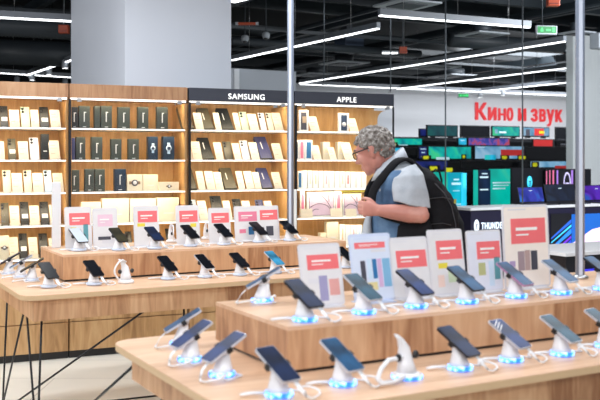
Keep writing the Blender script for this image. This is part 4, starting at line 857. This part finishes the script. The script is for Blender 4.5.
# counter with laptops
Yc = 12.0; Pk = pln(Yc, 500); zc = 1.6-47/900*12.0
k0, k1 = along(Pk, A, 469.5), along(Pk, A, 640)
cn = empty('laptop_counter', Pk, YAW); tag(cn, 'black counter with white top and THUNDER lettering, under the laptops', 'counter')
MB().box(k0, k1, -.02, .5, zc-.035, zc, mat('counter_white', (.72, .72, .74), .4), bev=.004).build('top', cn)
MB().box(k0+.02, k1, 0, .48, .0, zc-.035, mat('counter_navy', (.012, .010, .035), .4)).build('body', cn)
t = along(Pk, A, 481)
tl = text_mesh('lettering', 'THUNDER', .125, mat('letter_white', (.8, .85, .9), .5, emit=(.8, .9, 1), es=.8, var=0), frame((t, -.008, zc-.285), Vector((1, 0, 0)), UP, Vector((0, 1, 0))), cn, bold=.001, extr=.003, spacing=1.18)
for v in tl.data.vertices: v.co.x *= .62
t = along(Pk, A, 476.2); M = Matrix.Translation((t, -.004, zc-.24)) @ Matrix.Rotation(math.pi/2, 4, 'X') @ Matrix.Diagonal((.042, .085, 1, 1))
MB().lathe([(1, 0), (1, .006)], MATS['letter_white'], 20, M=M).prism([(-.5, .3), (.5, .3), (.1, .1), (.1, -.4), (-.1, -.4), (-.1, .1)], .006, .01, bl, M=M).build('emblem', cn)
def gpic(x0, y0, x1, y1, Y, fn, name, label):
    P = pln(Y, 500)-B*.012; a, b = along(P, A, x0), along(P, A, x1); c = P+A*(a+b)/2; z1 = 1.6-(y0-160)/900*c.y; z0 = 1.6-(y1-160)/900*c.y
    mb = MB().box(-(b-a)/2, (b-a)/2, 0, .01, 0, z1-z0, bl); fn(mb, (b-a)/2, z1-z0); o = mb.build(name, loc=(c.x, c.y, z0), rz=YAW); tag(o, label, 'poster'); return o
def em(n, c, e=.8): return mat(n, c, .4, emit=c, es=e, var=0)
def streaks(mb, hw, h):
    F = Matrix.Rotation(math.pi/2, 4, 'X')
    for k, (u, wd_, c) in enumerate(((.05, .10, em('st_blue', (.02, .06, .6))), (.18, .05, em('st_violet', (.15, .03, .6))), (.28, .10, em('st_azure', (.02, .2, .8))), (.42, .04, em('st_cyan', (.05, .55, .9))), (.5, .07, em('st_royal', (.02, .10, .55))), (-.12, .1, em('st_deep', (.03, .03, .4))), (-.3, .08, em('st_azure', (0, 0, 0))))):
        a, b = h*(u-.02), h*(u+.30); w2 = h*wd_
        cl = lambda v: max(0, min(h, v)); mb.prism([(-hw, cl(a)), (hw, cl(b)), (hw, cl(b+w2)), (-hw, cl(a+w2*.4))], .0, .004+.0006*k, c, M=F)
def swoop(mb, hw, h):
    F = Matrix.Rotation(math.pi/2, 4, 'X')
    mb.prism([(-hw, 0), (hw, 0), (hw, h), (-hw, h)], .0, .004, em('po_blue', (.01, .10, .42), .7), M=F)
    mb.prism([(-hw, 0), (hw, 0), (hw, h*.72), (0, h*.62), (-hw, h*.30)], .004, .006, em('po_pink', (.75, .55, .78), .85), M=F)
    mb.prism([(-hw, 0), (hw*.2, 0), (hw, h*.3), (hw, h*.38), (0, h*.14), (-hw, .06)], .006, .008, em('po_navy', (.02, .10, .2), .6), M=F)
gpic(551, 213.5, 571, 262, Yc, streaks, 'poster', 'poster of blue light streaks on the counter front')
gpic(571.5, 213.5, 612, 255, Yc, swoop, 'poster', 'poster with pink curve on blue behind the thick pole')
def laptop(x0, x1, yb, yt, Y, k, label):
    P = pln(Y, 500); a, b = along(P, A, x0), along(P, A, x1); c = P+A*(a+b)/2; W_ = b-a; h = (yb-yt)/900*c.y
    r = empty('laptop', (c.x, c.y, zc), YAW); tag(r, label, 'laptop', 'laptops on the white-topped counter')
    MB().box(-W_/2, W_/2, -.27, 0, .001, .02, BLACK, bev=.004).build('keyboard_base', r)
    M = Matrix.Translation((0, 0, .018)) @ Matrix.Rotation(-.25, 4, 'X')
    MB().box(-W_/2, W_/2, 0, .012, 0, h, BLACK, bev=.003, M=M).build('lid', r)
    MB().box(-W_/2+.01, W_/2-.01, -.002, 0, .02, h-.01, TV[k], M=M).box(-.03, .03, -.004, -.002, h*.75, h*.78, TXT, M=M).build('screen', r)
laptop(520, 545, 204.5, 188, 12.45, 'blue', 'laptop with bright blue screen, nearest the black banner')
laptop(547, 577, 206, 187.5, 12.45, 'dark', 'laptop with dark blue screen left of the thick pole')
laptop(585, 612, 203, 186.5, 12.45, 'grape', 'laptop with violet blue screen right of the thick pole')
# nearer black unit at the right edge
Pn = Vector(((566-300)/900*7.0, 7.0, 0)); zn = 1.6-93/900*7.0
un = empty('low_counter', Pn, YAW); tag(un, 'low black counter with pale top behind the thick pole', 'counter')
MB().box(0, 1.6, 0, .6, zn-.03, zn, MATS['counter_white'], bev=.003).build('top', un); MB().box(.02, 1.58, .02, .58, 0, zn-.03, bl).build('body', un)
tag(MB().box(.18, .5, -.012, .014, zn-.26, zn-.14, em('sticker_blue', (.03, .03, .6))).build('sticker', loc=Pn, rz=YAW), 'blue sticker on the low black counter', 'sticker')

# ---------------- ceiling: lamps, beams, ducts ----------------
def cz(px, py, z=3.3): Y = (z-1.6)*900/(160-py); return Vector(((px-300)/900*Y, Y, z))
LAMPB = mat('lamp_body', (.20, .22, .25), .5)
def lamp(p, q, label, wd=.06, ext=0):
    d = q-p; L = d.length; d.normalize(); p = p-d*ext*0; L += ext
    r = empty('linear_lamp', p, math.atan2(d.y, d.x)); tag(r, label, 'ceiling lamp', 'linear ceiling lamps')
    MB().box(0, L, -wd/2, wd/2, .0, .075, LAMPB).build('housing', r)
    MB().box(0.01, L-.01, -wd/2+.006, wd/2-.006, -.014, 0, TUBE).build('tube', r)
    for t in (.15, .5, .85): MB().tube([(L*t, 0, .07), (L*t, 0, 1.3)], .003, STEEL, 5).build('suspension_cable', r)
lamp(cz(232, 60), cz(378.5, 28), 'linear lamp from the pier towards the upper middle')
lamp(cz(379, 15), cz(530, 27), 'linear lamp beginning above the lamp joint at top centre')
lamp(cz(300, 83), cz(565, 41), 'longest linear lamp crossing above the red lettering')
lamp(cz(397, 88.7), cz(569, 67.5), 'linear lamp just below the longest one')
lamp(cz(300, 83.9, 3.3), cz(569, 95.4), 'far linear lamp along the top of the white wall')
lamp(cz(482, 91), cz(570, 82), 'short far linear lamp close to the far wall')
lamp(cz(-60, 14), cz(85, 21.5), 'linear lamp at top left next to the pier', .08)
lamp(cz(0, 72.8), cz(85, 78), 'thin far linear lamp low over the plain cabinet', .06)
lamp(cz(27, 75), cz(80, 57), 'angled linear lamp with spotlights at far left')
lamp(cz(232, 1.5), cz(262, -6), 'lamp end at the very top beside the pier', .08)
SP = mat('spot_white', (.35, .38, .42), .4)
for k, (px, py) in enumerate(((17, 78.5), (32, 74), (49, 68), (65, 61), (65, 79.5), (503, 91), (480, 93))):
    P = cz(px, py-2, 3.35); r = empty('spotlight', P); tag(r, 'small white spotlight, %s' % ('lowest left under the thin far lamp', 'first on the angled lamp', 'second on the angled lamp', 'last on the angled lamp before the pier', 'by the pier under the thin far lamp', 'round one near the far wall', 'beside the far green exit sign')[k], 'spotlight', 'ceiling spotlights')
    MB().lathe([(.05, -.16), (.055, -.15), (.055, -.02), (.03, 0)], SP, 14).build('head', r); MB().lathe([(.045, -.163), (.045, -.158)], TUBE, 14).build('lens', r); MB().box(-.012, .012, -.012, .012, 0, .08, BLACKM).build('bracket', r)
# steel grid under the deck
def beam(p, d, L, wd, h, z, m, name, label):
    o = MB().box(0, L, -wd/2, wd/2, 0, h, m).build(name, loc=(p.x, p.y, z), rz=math.atan2(d.y, d.x)); tag(o, label, None, None, 'structure'); return o
for k in range(15):
    beam(Vector((-9, 7+k*1.9, 0))-A*3, A, 30, .12, .22, 3.95+(k % 3)*.12, BEAMM, 'ceiling_beam_%d' % (k+1), None)
for k in range(9):
    beam(Vector((-8+k*2.7, 6, 0)), B, 26, .10, .16, 3.8, BEAMM, 'ceiling_beam_%d' % (k+21), None)
for k in range(9): beam(Vector((-7+k*2.9, 6.4, 0)), B, 26, .035, .035, 3.70+.02*(k % 3), DUCTM, 'ceiling_rail_%d' % (k+1), None)
for k in range(7): beam(Vector((-10, 9.5+k*3.3, 0)), A, 30, .05, .05, 3.71+.03*(k % 2), DUCTM, 'ceiling_rail_%d' % (k+21), None)
# ducts
for k, (pa, pb, r_, lb) in enumerate(((cz(-30, 24, 3.5), cz(85, 30, 3.5), .16, 'ribbed round duct under the ceiling at far left'), (cz(-20, 51, 3.45), cz(85, 55, 3.45), .22, 'wide dim duct behind the ribbed one'), (cz(232, 41, 3.6), cz(420, 54, 3.6), .07, 'thin grey pipe crossing behind the middle lamp'), (cz(450, 40, 3.58), cz(562, 47, 3.58), .12, 'dim duct above the red lettering'))):
    mb = MB(); d = (pb-pa); n = 70 if k == 0 else 2
    mb.tube([pa+d*i/n for i in range(n+1)], r_, DUCTM, 12, radii=[r_*(1 if i % 2 else .88) for i in range(n+1)] if n > 2 else None); tag(mb.build('air_duct'), lb, 'duct')
# plates, sensors, cameras
PLT = mat('diffuser_grey', (.34, .37, .40), .5)
for k, (px, py, s, z) in enumerate(((407, 5.5, .62, 3.52), (344, 64, .75, 3.5), (315, 75.5, .8, 3.5), (482, 35.5, .6, 3.52), (455, 77, .9, 3.5), (434, 68, .8, 3.5), (577, 34, .4, 3.5))):
    P = cz(px, py, z); r = empty('air_diffuser', P, YAW); tag(r, 'grey square ceiling diffuser, %s' % ('biggest at top centre', 'below the boxy ceiling unit', 'just above the SAMSUNG lamp', 'right of top centre over the long lamp', 'dim one between two long lamps', 'faint one left of the dim one', 'by the thick pole')[k], 'diffuser', 'ceiling diffusers')
    MB().box(-s/2, s/2, -s/2, s/2, 0, .025, PLT, bev=.006).build('plate', r); MB().box(-s*.3, s*.3, -s*.3, s*.3, -.012, 0, DUCTM).build('core', r); MB().lathe([(s*.25, .025), (s*.25, .17)], DUCTM, 14).build('neck', r)
P = cz(349, 52, 3.6); tag(MB().box(-.2, .2, -.2, .2, 0, .26, mat('unit_blue_grey', (.04, .06, .10), .4), bev=.01).box(-.12, .0, -.12, .12, .26, .9, DUCTM).build('ceiling_unit', loc=P, rz=YAW), 'boxy blue grey air unit hanging above the APPLE cabinet', 'air unit')
OR = mat('alarm_orange', (.40, .06, .02), .5)
for px, py, w_, lb in ((64, 31, .07, 'orange alarm box beside the pier at top left'), (403, 51, .065, 'orange alarm box hanging at upper centre'), (553, 4, .07, 'orange alarm box above the green exit sign')):
    P = cz(px, py+2.5, 3.4); mb = MB().box(-w_, w_, -.05, .05, 0, w_*1.7, OR, bev=.008).box(-w_*.7, w_*.7, -.055, -.05, w_*.3, w_*.5, mat('alarm_dark', (.2, .03, .02), .5)).box(-.01, .01, -.01, .01, w_*1.7, 1.2, DUCTM)
    tag(mb.build('alarm_box', loc=P, rz=0), lb, 'alarm')
for px, py, lb in ((45, 32.5, 'small lit emergency lamp left of the orange box'), (390, 52.5, 'small lit emergency lamp beside the hanging orange box')):
    P = cz(px, py, 3.45); tag(MB().box(-.14, .14, -.04, .04, 0, .03, SP).box(-.13, .13, -.035, .035, -.02, 0, TUBE).build('emergency_lamp', loc=P), lb, 'lamp')
P = cz(247, 25, 3.6); tag(MB().box(-.13, .13, -.03, .03, 0, .035, OR).box(-.17, -.13, -.03, .03, 0, .04, SP).box(.13, .17, -.03, .03, 0, .04, SP).build('red_sensor_bar', loc=P), 'small red bar fitting above the two ceiling cameras', 'sensor')
for px, py, lb in ((245, 38, 'left one of the two grey ceiling cameras'), (266, 35, 'round grey ceiling camera with dark eye')):
    P = cz(px, py+3, 3.4); r = empty('ceiling_camera', P); tag(r, lb, 'camera', 'ceiling cameras')
    MB().lathe([(.025, -.02), (.05, .0), (.058, .03), (.055, .07), (.03, .09)], PLT, 16).build('body', r); MB().ball((0, -.015, 0), .035, BLACK).build('lens', r); MB().tube([(0, 0, .1), (0, 0, 1.0)], .008, DUCTM, 6).build('stem', r)
GRN = mat('exit_green', (.0, .02, .005), .5, emit=(.0, .40, .07), es=.8, var=0); GRNL = mat('exit_pale', (.0, .1, .02), .5, emit=(.08, .85, .25), es=.9, var=0)
for px, py, Y, w_, lb in ((547, 30, 11.0, .26, 'green exit sign with running figure near the thick pole'), (463.5, 95.5, 20.0, .25, 'small far green exit sign above the lettering')):
    P = pt(px, py, Y); r = empty('exit_sign', P, .1); tag(r, lb, 'exit sign', 'green exit signs'); h = w_*.42
    MB().box(-w_/2, w_/2, 0, .05, -h/2, h/2, SP, bev=.004).build('case', r)
    m = MB().box(-w_/2+.012, w_/2-.012, -.004, 0, -h/2+.018, h/2-.01, GRN)
    m.box(-w_*.28, -w_*.2, -.007, -.004, h*.12, h*.26, GRNL).box(-w_*.32, -w_*.18, -.007, -.004, -h*.2, h*.1, GRNL).box(-w_*.05, w_*.2, -.007, -.004, -.012, .012, GRNL).box(w_*.25, w_*.38, -.007, -.004, -h*.25, h*.28, GRNL)
    m.build('face', r); MB().tube([(-w_*.2, .02, h/2), (-w_*.2, .02, h/2+.8)], .006, DUCTM, 6).build('stem', r)
P = pt(594, 42, 13.6); tag(MB().box(-.1, .1, -.2, 0, -.12, .12, SP, bev=.02).box(-.06, .06, -.21, -.2, -.08, .06, PLT).build('wall_speaker', loc=P, rz=YAW), 'small white speaker box on the pale pier at top right', 'speaker')
# thin hanging rods
for px, Y, zb, lb in ((324, 12, 2.6, 'short rod over the APPLE header'), (445.5, 9.5, 0, 'thin rod behind the backpack'), (522.5, 9.0, 0, 'thin rod in front of the lettering'), (390.5, 12, 2.5, 'dark rod at the end of the APPLE header')):
    o = MB().tube([(0, 0, zb), (0, 0, 4.6)], .008, mat('rod_grey', (.12, .14, .16), .4, .4), 8).lathe([(.03, zb), (.03, zb+.01)], STEEL, 12).build('hanging_rod', loc=(((px-300)/900*Y), Y, 0)); tag(o, 'grey ceiling rod, '+lb, 'rod')
